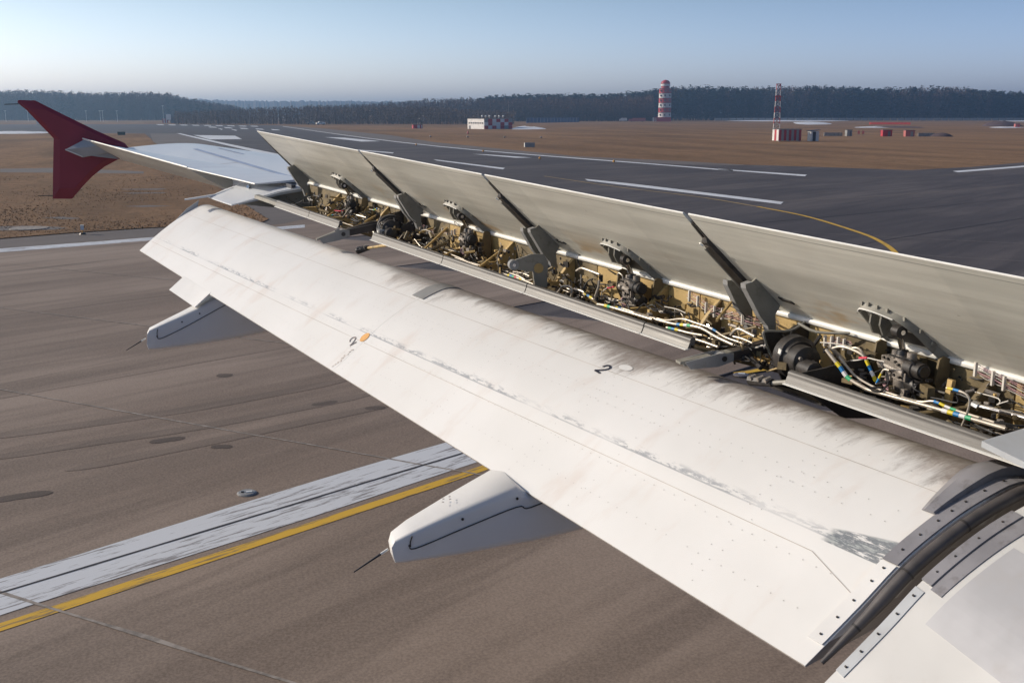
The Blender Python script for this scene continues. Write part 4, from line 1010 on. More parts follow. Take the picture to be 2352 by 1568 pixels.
def a_hinge(L): return .22+(L-12)*.15
tipo = box('outer_wing_panel', np.linspace(10.42, 15.12, 16), lambda L: a_hinge(L)-.02, M['wingtop'])
tipo['label'] = 'pale outer wing panel ahead of the aileron'
# skin joint on the outer panel, its blue shading painted as strips
def top_at(L, a, o=.003):
    TH[0] = .135
    c = 1.5+.226*(15-L); al = -(.65+.2115*(15-L)); x0 = (0-al)/c; x = (a-al)/c; return W(L, a, yt(x)*c-yt(x0)*c+o)
def top_strip(name, pts, w, mat, parent, axis=(0, 1, 0)):
    V = []; Ff = []
    for i, (L, a) in enumerate(pts):
        p = top_at(L, a); q = top_at(L, a+w)
        if axis == 'L': p, q = top_at(L, a), top_at(L+w, a)
        V += [p, q]
        if i: Ff.append((2*i-2, 2*i-1, 2*i+1, 2*i))
    mk(name, V, Ff, mat, parent)
M['blue_seam'] = simple('blue shaded skin joint', (.36, .44, .60), .5)
top_strip('panel_joint', [(L, -.02-(L-10.4)*.02) for L in np.linspace(10.45, 14.2, 20)], .055, M['blue_seam'], tipo)
top_strip('panel_joint', [(L, -.30-(L-10.4)*.02) for L in np.linspace(13.2, 14.2, 8)], .03, M['blue_seam'], tipo)
for L in (11.25, 12.4): top_strip('panel_joint', [(L, a) for a in np.linspace(-.0, a_hinge(L)-.03, 8)], .012, M['seam'], tipo, 'L')
# ---- aileron raised
def ail_sec(L):
    t = (L-12)/2.9; te = np.array([lerp(.666, 1.101, t), lerp(-.007, .082, t)]); lo = np.array([lerp(.255, .698, t), lerp(-.25, -.18, t)])
    d = te-lo; d /= np.linalg.norm(d); n = np.array([-d[1]*-1, -d[0]]); n = np.array([-d[1], d[0]]); n = n if n[1] > 0 else -n
    return [te+n*.004, te-n*.004, lerp(te, lo, .5)-n*.012, lo, lo-d*.03+n*.03, lo+n*.115, lerp(te, lo, .5)+n*.06]
secs = [[W(L, a, b) for a, b in ail_sec(L)] for L in np.linspace(11.98, 14.75, 10)]
V, Fc = loft(secs); ail = mk('aileron', V, Fc, M['spoiler'], wing, uv=[(p[0]*.3, .7) for p in V]); ail['label'] = 'raised aileron with grey underside'
mb = MB().tube([W(L, ail_sec(L)[0][0]+.004, ail_sec(L)[0][1]) for L in np.linspace(11.98, 14.95, 8)], .010, 6); mb.build('edge_strip', M['edge_white'], ail)
# dark cove under the skin edge inboard of the aileron
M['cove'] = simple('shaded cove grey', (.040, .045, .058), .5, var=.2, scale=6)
secs = []
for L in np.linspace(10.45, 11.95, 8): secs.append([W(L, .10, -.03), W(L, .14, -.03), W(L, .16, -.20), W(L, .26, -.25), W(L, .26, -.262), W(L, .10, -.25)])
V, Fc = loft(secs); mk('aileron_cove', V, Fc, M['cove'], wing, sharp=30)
secs = []
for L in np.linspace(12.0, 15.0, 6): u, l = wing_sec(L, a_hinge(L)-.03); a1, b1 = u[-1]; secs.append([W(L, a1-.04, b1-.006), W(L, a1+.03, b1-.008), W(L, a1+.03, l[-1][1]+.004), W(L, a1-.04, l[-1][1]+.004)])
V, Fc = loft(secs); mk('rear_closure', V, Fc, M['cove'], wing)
# skin shelf running over the wedge
secs = []
for L in np.linspace(10.62, 14.9, 16):
    t = (L-10.62)/1.4; a1, b1 = lerp(.424, .668, t), lerp(-.031, -.006, t)
    if L > 12.0: q_ = ail_sec(L); a1, b1 = q_[0]*.86+q_[3]*.14+np.array([-.02, .012])
    p0 = top_at(L, a_hinge(L)-.10, .002); secs.append([p0, W(L, a1, b1), W(L, a1, b1-.010), p0-np.array([0, 0, .03])])
V, Fc = loft(secs); shr = mk('skin_shelf', V, Fc, M['wingtop'], wing)
MB().tube([W(L, lerp(.424, .668, (L-10.62)/1.4)+.002, lerp(-.031, -.006, (L-10.62)/1.4)-.004) for L in np.linspace(10.62, 12.0, 5)], .007, 6).build('edge_strip', M['edge_white'], shr)
# interior bits seen in the wedge
wc = W(11.35, .22, -.14); MB().box(wc, (.30, .05, .05)).build('aileron_actuator', M['paint_grey'], wing)
MB().tube([wc+np.array([.16, 0, 0]), wc+np.array([.42, -.05, .02])], .016, 8).build('actuator_rod', M['steel'], wing)
# ---- fixed trailing edge between aileron and flap, drooping corner
def n2(x, y): return (422.6+.19532*x, 349.1+.19532*y)
cin = [(-.06, .0), (.046, -.050), (.275, -.088), (.438, -.133), (.641, -.186), (.72, -.205)]
cout = [(-.06, -.006), (.10, -.050), (.30, -.100), (.484, -.156), (.60, -.205), (.666, -.238)]
V = []; Fc = []
nL = 6
for j in range(nL):
    t = j/(nL-1); L = lerp(10.43, 11.30, t)
    for (a, b), (c, d) in zip(cin, cout): V.append(W(L, lerp(a, c, t), lerp(b, d, t)))
m_ = len(cin)
for j in range(nL-1):
    for i in range(m_-1): a = j*m_+i; Fc.append((a, a+1, a+m_+1, a+m_))
nV = len(V); V2 = [np.array(v)-np.array([0, 0, .012]) for v in V]; F2 = [tuple(i+nV for i in f[::-1]) for f in Fc]
edge = [j*m_+m_-1 for j in range(nL)]
Fe = [(edge[i], edge[i]+nV, edge[i+1]+nV, edge[i+1]) for i in range(nL-1)]+[(i, i+nV, i+1+nV, i+1) for i in range(m_-1)][:0]
Fe += [(i+1, i+1+nV, i+nV, i) for i in range(m_-1)]
te = mk('fixed_trailing_edge', V+V2, Fc+F2+Fe, M['wingtop'], wing, smooth=True, sharp=25)
k_ = [W(11.26, .43, -.150), W(11.32, .60, -.205), W(11.32, .902, -.250), W(11.34, .905, -.262), W(11.34, .56, -.222), W(11.28, .40, -.17)]
MB().prism([W(11.30, .42, -.142), W(11.30, .60, -.207), W(11.30, .905, -.252), W(11.30, .905, -.262), W(11.30, .60, -.228)], (.09, 0, 0)).build('corner_strip', M['wingtop'], te)
# end rib facing the cavity
MB().prism([W(10.44, -.05, -.015), W(10.44, .046, -.062), W(10.44, .275, -.10), W(10.44, .438, -.145), W(10.44, .66, -.195), W(10.44, .64, -.205), W(10.44, .30, -.245), W(10.44, .03, -.30), W(10.44, -.05, -.31)], (-.02, 0, 0)).build('end_rib', M['bracket'], te)
MB().prism([W(10.42, .046, -.058), W(10.42, .275, -.095), W(10.42, .438, -.140), W(10.42, .66, -.191), W(10.42, .66, -.205), W(10.42, .438, -.160), W(10.42, .275, -.120), W(10.42, .046, -.085)], (.05, 0, 0)).build('rib_flange', M['paint_grey'], te)

# ---- wingtip fence
LT = 15.08
def T(x, y): return stn(x, y, LT)
outl = [(40, 231), (44, 230), (80, 231), (150, 266), (220, 300), (286, 329), (300, 345), (290, 362), (272, 366), (240, 383), (212, 405), (190, 428), (165, 457), (120.5, 457), (121, 400), (122.5, 318), (95, 290), (60, 253), (39, 236)]
def fence():
    c = T(200, 335); V = []; n = len(outl); pts = [T(*q) for q in outl]
    inner = [c+(p-c)*.80 for p in pts]
    for off, ring in ((0, pts), (.028, inner), (-.028, inner)):
        for p in ring: V.append(p+np.array([off-.03, 0, 0]))
    Fc = []
    for i in range(n):
        j = (i+1) % n; Fc += [(i, j, n+j, n+i), (j, i, 2*n+i, 2*n+j)]
    Fc += [tuple(range(n, 2*n)), tuple(range(3*n-1, 2*n-1, -1))]
    return mk('wingtip_fence', V, Fc, M['red_paint'], wing)
fe = fence(); fe['label'] = 'dark red wingtip fence'
MB().tube([T(42, 239)-[.03, 0, 0], T(9, 240)-[.03, 0, 0]], .006, 5).build('static_wick', M['hose'], fe); MB().tube([T(121, 450)-[.03, 0, 0], T(86, 450)-[.03, 0, 0]], .005, 5).build('static_wick', M['hose'], fe)
# root fillet of the tip: pale stub trailing edge in front of the fence
def zt1(x, y): return (.234375*x, 183.75+.234375*y)
Lc = 14.95
stub = [stn(*zt1(640, 682), Lc), stn(*zt1(810, 752), Lc), stn(*zt1(1058, 708), Lc-.12), stn(*zt1(1040, 640), Lc-.15), stn(*zt1(830, 583), Lc)]
MB().prism(stub, (-.02, 0, -.012)).build('tip_trailing_edge', M['paint_grey'], wing)
MB().tube([stub[0], stub[1]], .009, 6).build('edge_strip', M['edge_white'], wing)
s2 = [stn(*zt1(890, 745), Lc-.05), stn(*zt1(1058, 708), Lc-.05), stn(*zt1(1165, 775), Lc-.05), stn(*zt1(1100, 770), Lc-.05)]
MB().prism(s2, (-.03, 0, 0)).build('tip_root_face', M['paint_grey'], wing)
# ================================================================ SPOILERS
UD = np.array([.7071, .7071]); ND = np.array([-.7071, .7071])      # along the raised panel / through it
SPT = .672
def sp_pt(L, u, w=0.0):   # u metres from hinge towards the trailing edge, w thickness direction
    sag = -.006*math.sin(math.pi*min(1, u/SPT)); a, b = np.array([0.0, .010])+UD*u+ND*(w+sag); return W(L, a, b)
def spoiler(La, Lb, Lbt, label, gap_in=.018):
    nL = 22; us = np.linspace(0, SPT, 9); V = []; uv = []; nu = len(us)
    for j in range(nL):
        t = j/(nL-1)
        for u in us:
            L = La+gap_in+(lerp(Lb, Lbt, u/SPT)-.018-La-gap_in)*t
            V.append(sp_pt(L, u)); uv.append((L, u/SPT))
    n0 = len(V)
    for j in range(nL):
        t = j/(nL-1)
        for u in us:
            L = La+gap_in+(lerp(Lb, Lbt, u/SPT)-.018-La-gap_in)*t
            V.append(sp_pt(L, u, .010+.070*(1-u/SPT)**1.1)); uv.append((L, u/SPT+3))
    Fc = []
    for j in range(nL-1):
        for i in range(nu-1):
            a = j*nu+i; Fc.append((a, a+nu, a+nu+1, a+1)); Fc.append((a+n0, a+1+n0, a+nu+1+n0, a+nu+n0))
    for j in range(nL-1):
        a = j*nu; Fc.append((a, a+n0, a+nu+n0, a+nu)); b = a+nu-1; Fc.append((b, b+nu, b+nu+n0, b+n0))
    sides = []
    for i in range(nu-1):
        Fc.append((i, i+1, i+1+n0, i+n0)); b = (nL-1)*nu+i; Fc.append((b, b+n0, b+1+n0, b+1))
    o = mk('spoiler', V, Fc, M['spoiler'], wing, smooth=True, uv=uv, sharp=35); o['label'] = label
    # bright trailing edge and dark rubber side seals
    MB().tube([sp_pt(La+gap_in+(Lbt-.018-La-gap_in)*t, SPT+.002, .005) for t in np.linspace(0, 1, 10)], .0045, 6).build('edge_strip', M['edge_white'], o)
    for s_, Lx, Ly in ((1, La+gap_in-.006, La+gap_in-.006), (-1, Lb-.012, Lbt-.012)):
        secs = []
        for u in np.linspace(.0, SPT*.90, 8):
            Lc_ = lerp(Lx, Ly, u/SPT); th = .012+.068*(1-u/SPT); secs.append([sp_pt(Lc_-.006, u, -.014*(1-u/SPT)-.001), sp_pt(Lc_+.006, u, -.014*(1-u/SPT)-.001), sp_pt(Lc_+.006, u, th), sp_pt(Lc_-.006, u, th)])
        V, Fc = loft(secs); mk('side_seal', V, Fc, M['dark_metal'], o)
    return o
EDG = [2.62, 4.60, 6.40, 8.16, 10.40]
labs = ['nearest raised spoiler, running out of the frame', 'second raised spoiler from the right', 'third raised spoiler from the right', 'outermost raised spoiler with slanted end']
sps = [spoiler(EDG[i], EDG[i+1], EDG[i+1] if i < 3 else 10.36, labs[i]) for i in range(4)]
# dark slot fillers with the little looped wires near the top of each gap
for Lg, sp in zip(EDG[1:4], sps[:3]):
    secs = []
    for u, hw in ((.0, .034), (.25, .034), (.42, .028), (.50, .020), (.52, .010), (.62, .006)):
        d = -.020 if u < .52 else .0; secs.append([sp_pt(Lg-hw, u, d), sp_pt(Lg+hw, u, d), sp_pt(Lg+hw, u, .03), sp_pt(Lg-hw, u, .03)])
    V, Fc = loft(secs); g_ = mk('gap_seal', V, Fc, M['dark_metal'], sp)
    MB().tube(catmull([sp_pt(Lg+.02, .50, -.028), sp_pt(Lg+.01, .505, -.034), sp_pt(Lg, .49, -.034), sp_pt(Lg-.012, .50, -.034), sp_pt(Lg-.025, .485, -.03)], 4), .0025, 5).build('bond_wire', M['steel'], g_)
    secs = [[sp_pt(Lg+.030, u, -.022), sp_pt(Lg+.036, u, -.026), sp_pt(Lg+.042, u, .0), sp_pt(Lg+.030, u, .0)] for u in (.02, .45)]
    V, Fc = loft(secs); mk('seal_retainer', V, Fc, M['bracket'], g_)
# small slot plates near the right brackets
for Lg, sp in zip(EDG[1:4], sps[:3]):
    c = [sp_pt(Lg-.17, .135, -.002), sp_pt(Lg-.24, .125, -.002), sp_pt(Lg-.25, .105, -.002), sp_pt(Lg-.18, .112, -.002)]
    mk('access_slot', c+[p-np.array([0, .004, .004]) for p in c], [(0, 1, 2, 3), (7, 6, 5, 4), (0, 4, 5, 1), (1, 5, 6, 2), (2, 6, 7, 3), (3, 7, 4, 0)], M['dark_metal'], sp)
# hinge brackets (goose neck plates)
def hinge_bracket(L, kind, sp):
    if kind == 'big':
        poly = [(.175, .185), (.200, .163), (.232, .155), (.228, .135), (.140, -.008), (.098, -.055), (.078, -.120), (.050, -.120), (.055, -.045), (.060, .0), (.035, .042)]; rim = [(.200, .168), (.234, .158), (.232, .136), (.144, -.008), (.102, -.055), (.082, -.12)]
    else:
        poly = [(.100, .112), (.120, .124), (.148, .127), (.145, .105), (.080, -.012), (.026, -.080), (.012, -.14), (-.012, -.14), (-.005, -.06), (.002, .014)]; rim = [(.118, .130), (.150, .130), (.149, .106), (.084, -.012), (.030, -.080), (.016, -.14)]
    o = MB().prism([W(L-.006, a, b) for a, b in poly], (.012, 0, 0)).build('hinge_bracket', M['bracket'], sp)
    secs = [[W(L-.016, a, b), W(L+.016, a, b), W(L+.016, a-.005, b-.002), W(L-.016, a-.005, b-.002)] for a, b in rim]
    V, Fc = loft(secs); mk('bracket_flange', V, Fc, M['cool_grey'], o)
    q = rim[-1]; MB().tube([W(L-.018, q[0]-.014, q[1]+.02), W(L+.018, q[0]-.014, q[1]+.02)], .013, 10).build('hinge_pin', M['steel'], o)
    return o
for Lg, spa, spb in ((4.60, sps[0], sps[1]), (6.40, sps[1], sps[2]), (8.16, sps[2], sps[3])):
    hinge_bracket(Lg-.10, 'big', spa); hinge_bracket(Lg+.12, 'small', spb)
hinge_bracket(10.28, 'big', sps[3])
# white strip along the hinge line
nL = 30
secs = []
for L in np.linspace(2.5, 10.40, 34): secs.append([W(L, -.012, .010), W(L, -.002, .010), W(L, .008, .002), W(L, .008, -.014), W(L, .0, -.020), W(L, -.012, -.020)])
V, Fc = loft(secs); mk('hinge_strip', V, Fc, M['edge_white'], wing, smooth=True, sharp=70)
# ================================================================ SPAR, CAVITY, LIP
def plateW(name, pts, off, mat, parent=wing): return MB().prism(pts, off).build(name, mat, parent)
for i in range(9):
    La, Lb = 2.45+i*.885, 2.45+(i+1)*.885-.008
    V = [W(La, -.02, -.022), W(Lb, -.02, -.022), W(Lb, -.02, -.318), W(La, -.02, -.318)]
    MB().prism(V, (0, .012, 0)).build('spar_panel', M['primer'] if i in (0, 2, 3, 5) else M['primer_dirty'], wing)
# dirty floor of the cavity
secs = [[W(L, -.03, -.300), W(L, .50, -.128), W(L, .50, -.142), W(L, -.03, -.318)] for L in (3.9, 4.42)]
for seg in ((2.45, 3.90), (4.50, 7.92), (8.48, 10.44)):
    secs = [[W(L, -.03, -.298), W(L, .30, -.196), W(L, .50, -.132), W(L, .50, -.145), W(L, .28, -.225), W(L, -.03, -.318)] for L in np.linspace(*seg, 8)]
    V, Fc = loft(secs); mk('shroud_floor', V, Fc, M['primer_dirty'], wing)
# ribbed lip along the lower edge
def lip(La, Lb):
    prof_ = [(.476, -.100), (.486, -.094), (.496, -.095), (.503, -.101), (.506, -.110), (.505, -.118), (.509, -.123), (.512, -.134), (.516, -.142), (.518, -.147), (.500, -.150), (.482, -.140)]
    secs = [[W(L, a, b) for a, b in prof_] for L in np.linspace(La, Lb, 8)]
    V, Fc = loft(secs); o = mk('lip_extrusion', V, Fc, M['lip'], wing, smooth=True, sharp=60)
    secs = [[W(L, .512, -.1475), W(L, .530, -.1515), W(L, .530, -.1545), W(L, .505, -.152)] for L in np.linspace(La, Lb, 6)]
    V, Fc = loft(secs); mk('edge_strip', V, Fc, M['edge_white'], o)
for a, b in ((2.66, 3.90), (4.50, 4.83), (4.838, 5.87), (5.878, 6.85), (6.858, 7.90), (8.50, 9.10), (9.108, 9.85)): lip(a, b)
secs = [[W(L, .46, -.112), W(L, .50, -.118), W(L, .505, -.15), W(L, .30, -.23), W(L, -.03, -.32), W(L, -.03, -.30)] for L in (9.86, 10.43)]
V, Fc = loft(secs); mk('lower_skin', V, Fc, M['bracket'], wing)
# partition ribs of the cavity
def rib(L, mat, hole=False, a1=.46):
    dz_ = rng.uniform(.03, .07); poly = [(-.02, -.02), (.03, -.07), (.10, -.10-dz_), (a1*.7, -.125-dz_*.6), (a1, -.130), (a1, -.140), (.2, -.225), (-.02, -.30)]
    o = MB().prism([W(L-.004, a, b) for a, b in poly], (.008, 0, 0)).build('rib', mat, wing)
    secs = [[W(L-.014, a, b), W(L+.014, a, b), W(L+.014, a-.003, b-.004), W(L-.014, a-.003, b-.004)] for a, b in poly[:5]]
    V, Fc = loft(secs); mk('rib_flange', V, Fc, M['primer_dirty'] if L < 3.6 else M['primer'], o)
for L in (2.75, 3.42, 4.95, 5.36, 6.22, 6.9, 7.4, 8.75, 9.05, 9.7): rib(L, M['primer_dirty'] if rng.random() < .5 else M['primer'])
# gold diagonal struts
k_ = .27344
def z2(x, y): return (569.6+k_*x, 275.6+k_*y)
def z3(x, y): return (1065.75+k_*x, 441+k_*y)
def z4(x, y): return (1708.9+k_*x, 624.75+k_*y)
def z6(x, y): return (1378.1+k_*x, 459.4+k_*y)
def n1(x, y): return (1892.6+.19532*x, 679.9+.19532*y)
def at(q, a=.16, lift=0.0):
    L, A, Bq = pk(*q, 1, 0, a); 
    fl = -.298+(a+.03)*.31+.012
    if Bq < fl:                       # keep it above the cavity floor
        L, A, Bq = pk(*q, -.31, 1, -.298+.03*.31+.012)
        if A > .45: L, A, Bq = pk(*q, 1, 0, .45); Bq = max(Bq, -.298+.48*.31)
    return W(L, A, Bq)
def bar(name, pts, w, h, mat, parent=wing):
    mb = MB(); P = pts
    for i in range(len(P)-1):
        d = P[i+1]-P[i]; ln = np.linalg.norm(d); d = d/ln; x = d; y = np.cross([0, 0, 1.], x); y /= np.linalg.norm(y)+1e-9; z = np.cross(x, y)
        mb.box((P[i]+P[i+1])/2, (ln, w, h), np.stack([x, y, z], 1))
    return mb.build(name, mat, parent)
for z, a_, b_ in ((z2, (660, 818), (725, 768)), (z2, (980, 856), (1082, 800)), (z2, (1480, 1085), (1672, 905)), (z2, (1645, 1140), (1765, 1085)), (z2, (1940, 1238), (2122, 1098)),
                  (z3, (128, 632), (290, 508)), (z2, (690, 645), (800, 665)), (z3, (300, 690), (300, 560)), (z6, (980, 1010), (1100, 860))):
    bar('diagonal_strut', [at(z(*a_), .40), at(z(*b_), .10)], .010, .014, M['primer'])
bar('post', [W(3.50, .10, -.055), W(3.50, .12, -.245)], .03, .018, M['primer']); bar('diagonal_strut', [W(2.93, .43, -.13), W(2.72, .16, -.07)], .03, .025, M['dark_metal'])
# pipes with coloured bands
def pipe(z, pts, r, a=.16, mat='tube', bands=(), name='hydraulic_pipe', n=8):
    P = catmull([at(z(*q), a) for q in pts], 4); o = MB().tube(P, r, n).build(name, M[mat], wing, smooth=True, sharp=50)
    d = np.r_[0, np.cumsum([np.linalg.norm(P[i+1]-P[i]) for i in range(len(P)-1)])]
    def pos(t): s_ = t*d[-1]; return np.array([np.interp(s_, d, [p[k] for p in P]) for k in range(3)])
    for t0_, cols in bands:
        w = .026/d[-1]
        for j, c_ in enumerate(cols):
            MB().tube([pos(t0_+j*w), pos(t0_+(j+.96)*w)], r*1.12, n).build('colour_band', M[{'y': 'yellow_b', 'b': 'blue_b', 'g': 'green_b', 'w': 'white_b', 'r': 'red_b'}[c_]], o)
    return o
pipe(z4, [(690, 650), (760, 740), (810, 800), (870, 885), (1000, 965), (1100, 1005), (1560, 1130), (2200, 1315)], .0085, .30, bands=[(.085, 'ybwg'), (.70, 'wybwg')])
pipe(z4, [(800, 710), (880, 810), (960, 890), (1150, 990), (1450, 1085), (1600, 1085), (1750, 1150), (2200, 1290)], .0055, .26, bands=[(.62, 'bywg')])
pipe(z4, [(745, 640), (820, 625), (920, 655), (1000, 700), (1040, 770), (1075, 850), (1110, 920)], .0070, .17, bands=[(.66, 'ybwy')])
pipe(z4, [(880, 640), (960, 640), (1010, 700), (1030, 740)], .0055, .14)
pipe(z4, [(1110, 940), (1140, 880), (1175, 820), (1220, 825)], .0045, .24, bands=[(.05, 'by')])
pipe(z4, [(1700, 972), (1780, 990), (1860, 1020), (1893, 1065), (1890, 1130), (1860, 1220), (1830, 1290)], .0048, .30, bands=[(.02, 'yb')])
pipe(z4, [(1920, 1105), (1960, 1125), (2100, 1158), (2260, 1200), (2380, 1232)], .0125, .12, mat='steel'); MB().tube([at(z4(1925, 1108), .12), at(z4(1975, 1135), .12)], .021, 10).build('pipe_union', M['steel'], wing)
pipe(z4, [(640, 590), (760, 600), (860, 620), (930, 640)], .003, .12, mat='wire_white', name='wire'); pipe(z4, [(900, 745), (960, 738), (1040, 722), (1100, 735), (1180, 752)], .003, .22, mat='wire_white', name='wire')
pipe(z4, [(968, 722), (1035, 720)], .0055, .22, mat='red_b', name='red_sleeve')
pipe(z6, [(-20, 875), (60, 890), (250, 945), (440, 1003)], .0080, .36, bands=[(.14, 'yg')]); pipe(z6, [(460, 1000), (620, 1040), (760, 1055), (860, 1080), (980, 1150), (1120, 1215)], .0075, .34, bands=[(.3, 'bywg')])
pipe(z6, [(480, 993), (560, 1010), (690, 998), (800, 1030), (940, 1080), (1050, 1150), (1210, 1205)], .0055, .28, bands=[(.62, 'wb')]); pipe(z6, [(560, 1070), (650, 1090), (760, 1118), (860, 1135)], .0065, .38, bands=[(.05, 'gby')])
pipe(z6, [(1100, 1135), (1140, 1090), (1180, 1085), (1250, 1120), (1300, 1145)], .0085, .22); pipe(z6, [(1120, 1145), (1200, 1165), (1280, 1200)], .0055, .28)
pipe(z6, [(200, 915), (330, 945), (440, 985)], .004, .2); pipe(z6, [(540, 895), (640, 915), (720, 948)], .003, .12, mat='wire_white'); pipe(z6, [(628, 915), (628, 980)], .002, .12, mat='wire_white')
pipe(z3, [(700, 822), (780, 845), (830, 792), (900, 800), (905, 860), (890, 885)], .0065, .30); pipe(z3, [(925, 812), (990, 832), (1040, 865), (1100, 910)], .0070, .30, bands=[(.5, 'yby')])
pipe(z3, [(945, 662), (985, 640), (1040, 655), (1140, 692)], .0080, .12); pipe(z3, [(1135, 740), (1130, 800), (1100, 890), (1115, 935), (1200, 958), (1330, 985), (1570, 1058)], .0080, .30, bands=[(.52, 'ybwg')])
pipe(z3, [(1160, 830), (1150, 900)], .004, .25); pipe(z3, [(1200, 890), (1270, 905), (1330, 920)], .005, .22); pipe(z3, [(1170, 830), (1210, 800), (1260, 800)], .003, .2, mat='wire_white')
pipe(z3, [(1205, 806), (1260, 797)], .005, .2, mat='red_b', name='red_sleeve')
pipe(z3, [(300, 680), (440, 718), (585, 775)], .0065, .36, bands=[(.25, 'ybgr'), (.6, 'y')]); pipe(z3, [(330, 662), (470, 712), (530, 745), (590, 730)], .0055, .28); pipe(z3, [(415, 670), (500, 685), (560, 710)], .0065, .24)
pipe(z3, [(0, 575), (60, 600), (120, 620)], .006, .36); pipe(z3, [(1290, 700), (1300, 680), (1330, 700), (1335, 730)], .0045, .16)
pipe(z3, [(470, 560), (430, 570)], .004, .1); pipe(z3, [(1610, 1060), (1500, 1040), (1400, 1000), (1340, 980)], .005, .33)
pipe(z2, [(1650, 1110), (1760, 1150), (1850, 1190), (1950, 1220)], .0055, .30); pipe(z2, [(1620, 1075), (1700, 1095), (1780, 1110)], .005, .22); pipe(z2, [(1740, 1155), (1860, 1200), (1930, 1228)], .005, .36)
pipe(z2, [(1400, 1000), (1440, 1050), (1480, 1085)], .0045, .3); pipe(z2, [(1020, 750), (1060, 755), (1090, 738)], .0045, .15, bands=[(.5, 'gyb')])
pipe(z2, [(1300, 960), (1260, 1010), (1200, 1100)], .004, .33); pipe(z2, [(720, 770), (760, 720), (800, 675)], .004, .15, mat='hose', name='hose'); pipe(z2, [(725, 760), (770, 765), (800, 760)], .005, .15, mat='red_b', name='red_sleeve')
pipe(z2, [(740, 790), (700, 800), (670, 820)], .003, .3, bands=[(.3, 'bg')])
pipe(z2, [(2120, 1030), (2125, 1060), (2095, 1160), (2110, 1280)], .003, .25)
# wire looms in parallel with clamps
def loom(z, pts, n, spread, a=.03, clamps=(.1, .35, .6, .85)):
    P0_ = catmull([at(z(*q), a) for q in pts], 4); root = None
    for j in range(n):
        o_ = np.array([0, rng.uniform(-.006, .006), (j-(n-1)/2)*spread]); P = [p+o_+rng.normal(0, .0012, 3) for p in P0_]
        w_ = MB().tube(P, .0016, 4).build('wire', M['wire_pink' if j % 3 else 'wire_white'], wing)
    for c in clamps:
        p = P0_[int(c*(len(P0_)-1))]; MB().box(p-np.array([0, .006, 0]), (.010, .012, n*spread*1.25)).build('clamp', M['wire_white'], wing)
loom(z6, [(735, 790), (830, 850), (900, 905), (1000, 945), (1160, 985), (1350, 1040)], 6, .008, .04, (.05, .2, .42, .55, .68, .85)); loom(z4, [(1955, 815), (2100, 890), (2230, 950), (2400, 1040)], 6, .008, .03, (.05, .35, .65)); loom(z4, [(690, 575), (800, 590), (900, 625)], 6, .007, .05)
loom(z3, [(60, 420), (130, 450)], 4, .006, .03, (.5,)); loom(z2, [(1380, 880), (1460, 900), (1560, 945)], 6, .009, .03, (.2, .5, .8)); loom(z2, [(1640, 930), (1720, 950), (1760, 925)], 5, .007, .05)
loom(z6, [(1440, 985), (1480, 1010), (1500, 1060)], 4, .008, .05, (.3,))
# random small fittings, hoses and brackets filling the bay (one countless mass per material)
def clutter(mat, n, seed, kinds='bt', Lr=(2.7, 10.1), big=1.0):
    r = np.random.default_rng(seed); mb = MB()
    for i in range(n):
        L = r.uniform(*Lr); a = r.uniform(.0, .30); b = r.uniform(-.28, -.035-.25*a); fl = -.298+(a+.03)*.31+.012; b = max(b, fl)
        c = W(L, a, b); k = kinds[r.integers(len(kinds))]; s = r.uniform(.5, 1.6)*big
        if k == 'b': mb.box(c, np.array([r.uniform(.012, .05), r.uniform(.010, .03), r.uniform(.010, .04)])*s, np.array([[math.cos(q_ := r.uniform(-.8, .8)), -math.sin(q_), 0], [math.sin(q_), math.cos(q_), 0], [0, 0, 1]]))
        elif k == 't': d = r.normal(0, 1, 3)*np.array([.05, .02, .02])*s; mb.tube([c-d, c+d], r.uniform(.004, .012)*s, 7)
        elif k == 'h':
            P = [c]; 
            for j in range(4): P.append(P[-1]+r.normal(0, 1, 3)*np.array([.07, .025, .025])+np.array([.02, 0, 0]))
            P = [np.array([p[0], min(max(p[1], c[1]-.10), c[1]+.03), max(p[2], c[2]-.012)]) for p in P]; mb.tube(catmull(P, 3), r.uniform(.0022, .005), 5)
    o = mb.build('small_fittings', M[mat], wing); tag(o, kind='stuff'); return o
clutter('dark_metal', 470, 11, 'bbt', big=.75); clutter('grime_steel', 220, 12, 'btt', big=.6); clutter('primer', 170, 13, 'bbt', big=.6); clutter('hose', 170, 14, 'h'); clutter('tube', 60, 15, 't', big=.6); clutter('primer_dirty', 240, 16, 'bbt', big=1.0); clutter('steel', 60, 17, 'bt', big=.4); clutter('wire_white', 18, 18, 'h')
# long straight lines clamped in parallel along the foot of the spar
for (La, Lb, a, b, r) in ((2.7, 4.0, .10, -.215, .006), (4.5, 6.3, .08, -.20, .006), (4.5, 6.3, .105, -.21, .0045), (6.5, 7.9, .08, -.205, .006), (6.5, 7.9, .11, -.215, .0045), (8.6, 10.0, .09, -.21, .005), (4.5, 5.8, .36, -.155, .007), (6.2, 7.7, .37, -.150, .0065), (8.6, 9.9, .36, -.150, .0055)):
    P = [W(L, a+.012*math.sin(L*5), b+.006*math.sin(L*7+1)) for L in np.linspace(La, Lb, 14)]; o = MB().tube(P, r, 8).build('hydraulic_pipe', M['tube'], wing, smooth=True, sharp=50)
    for t in (3, 7, 11): MB().box(P[t], (.018, .034, .026)).build('clamp', M['dark_metal'], o)
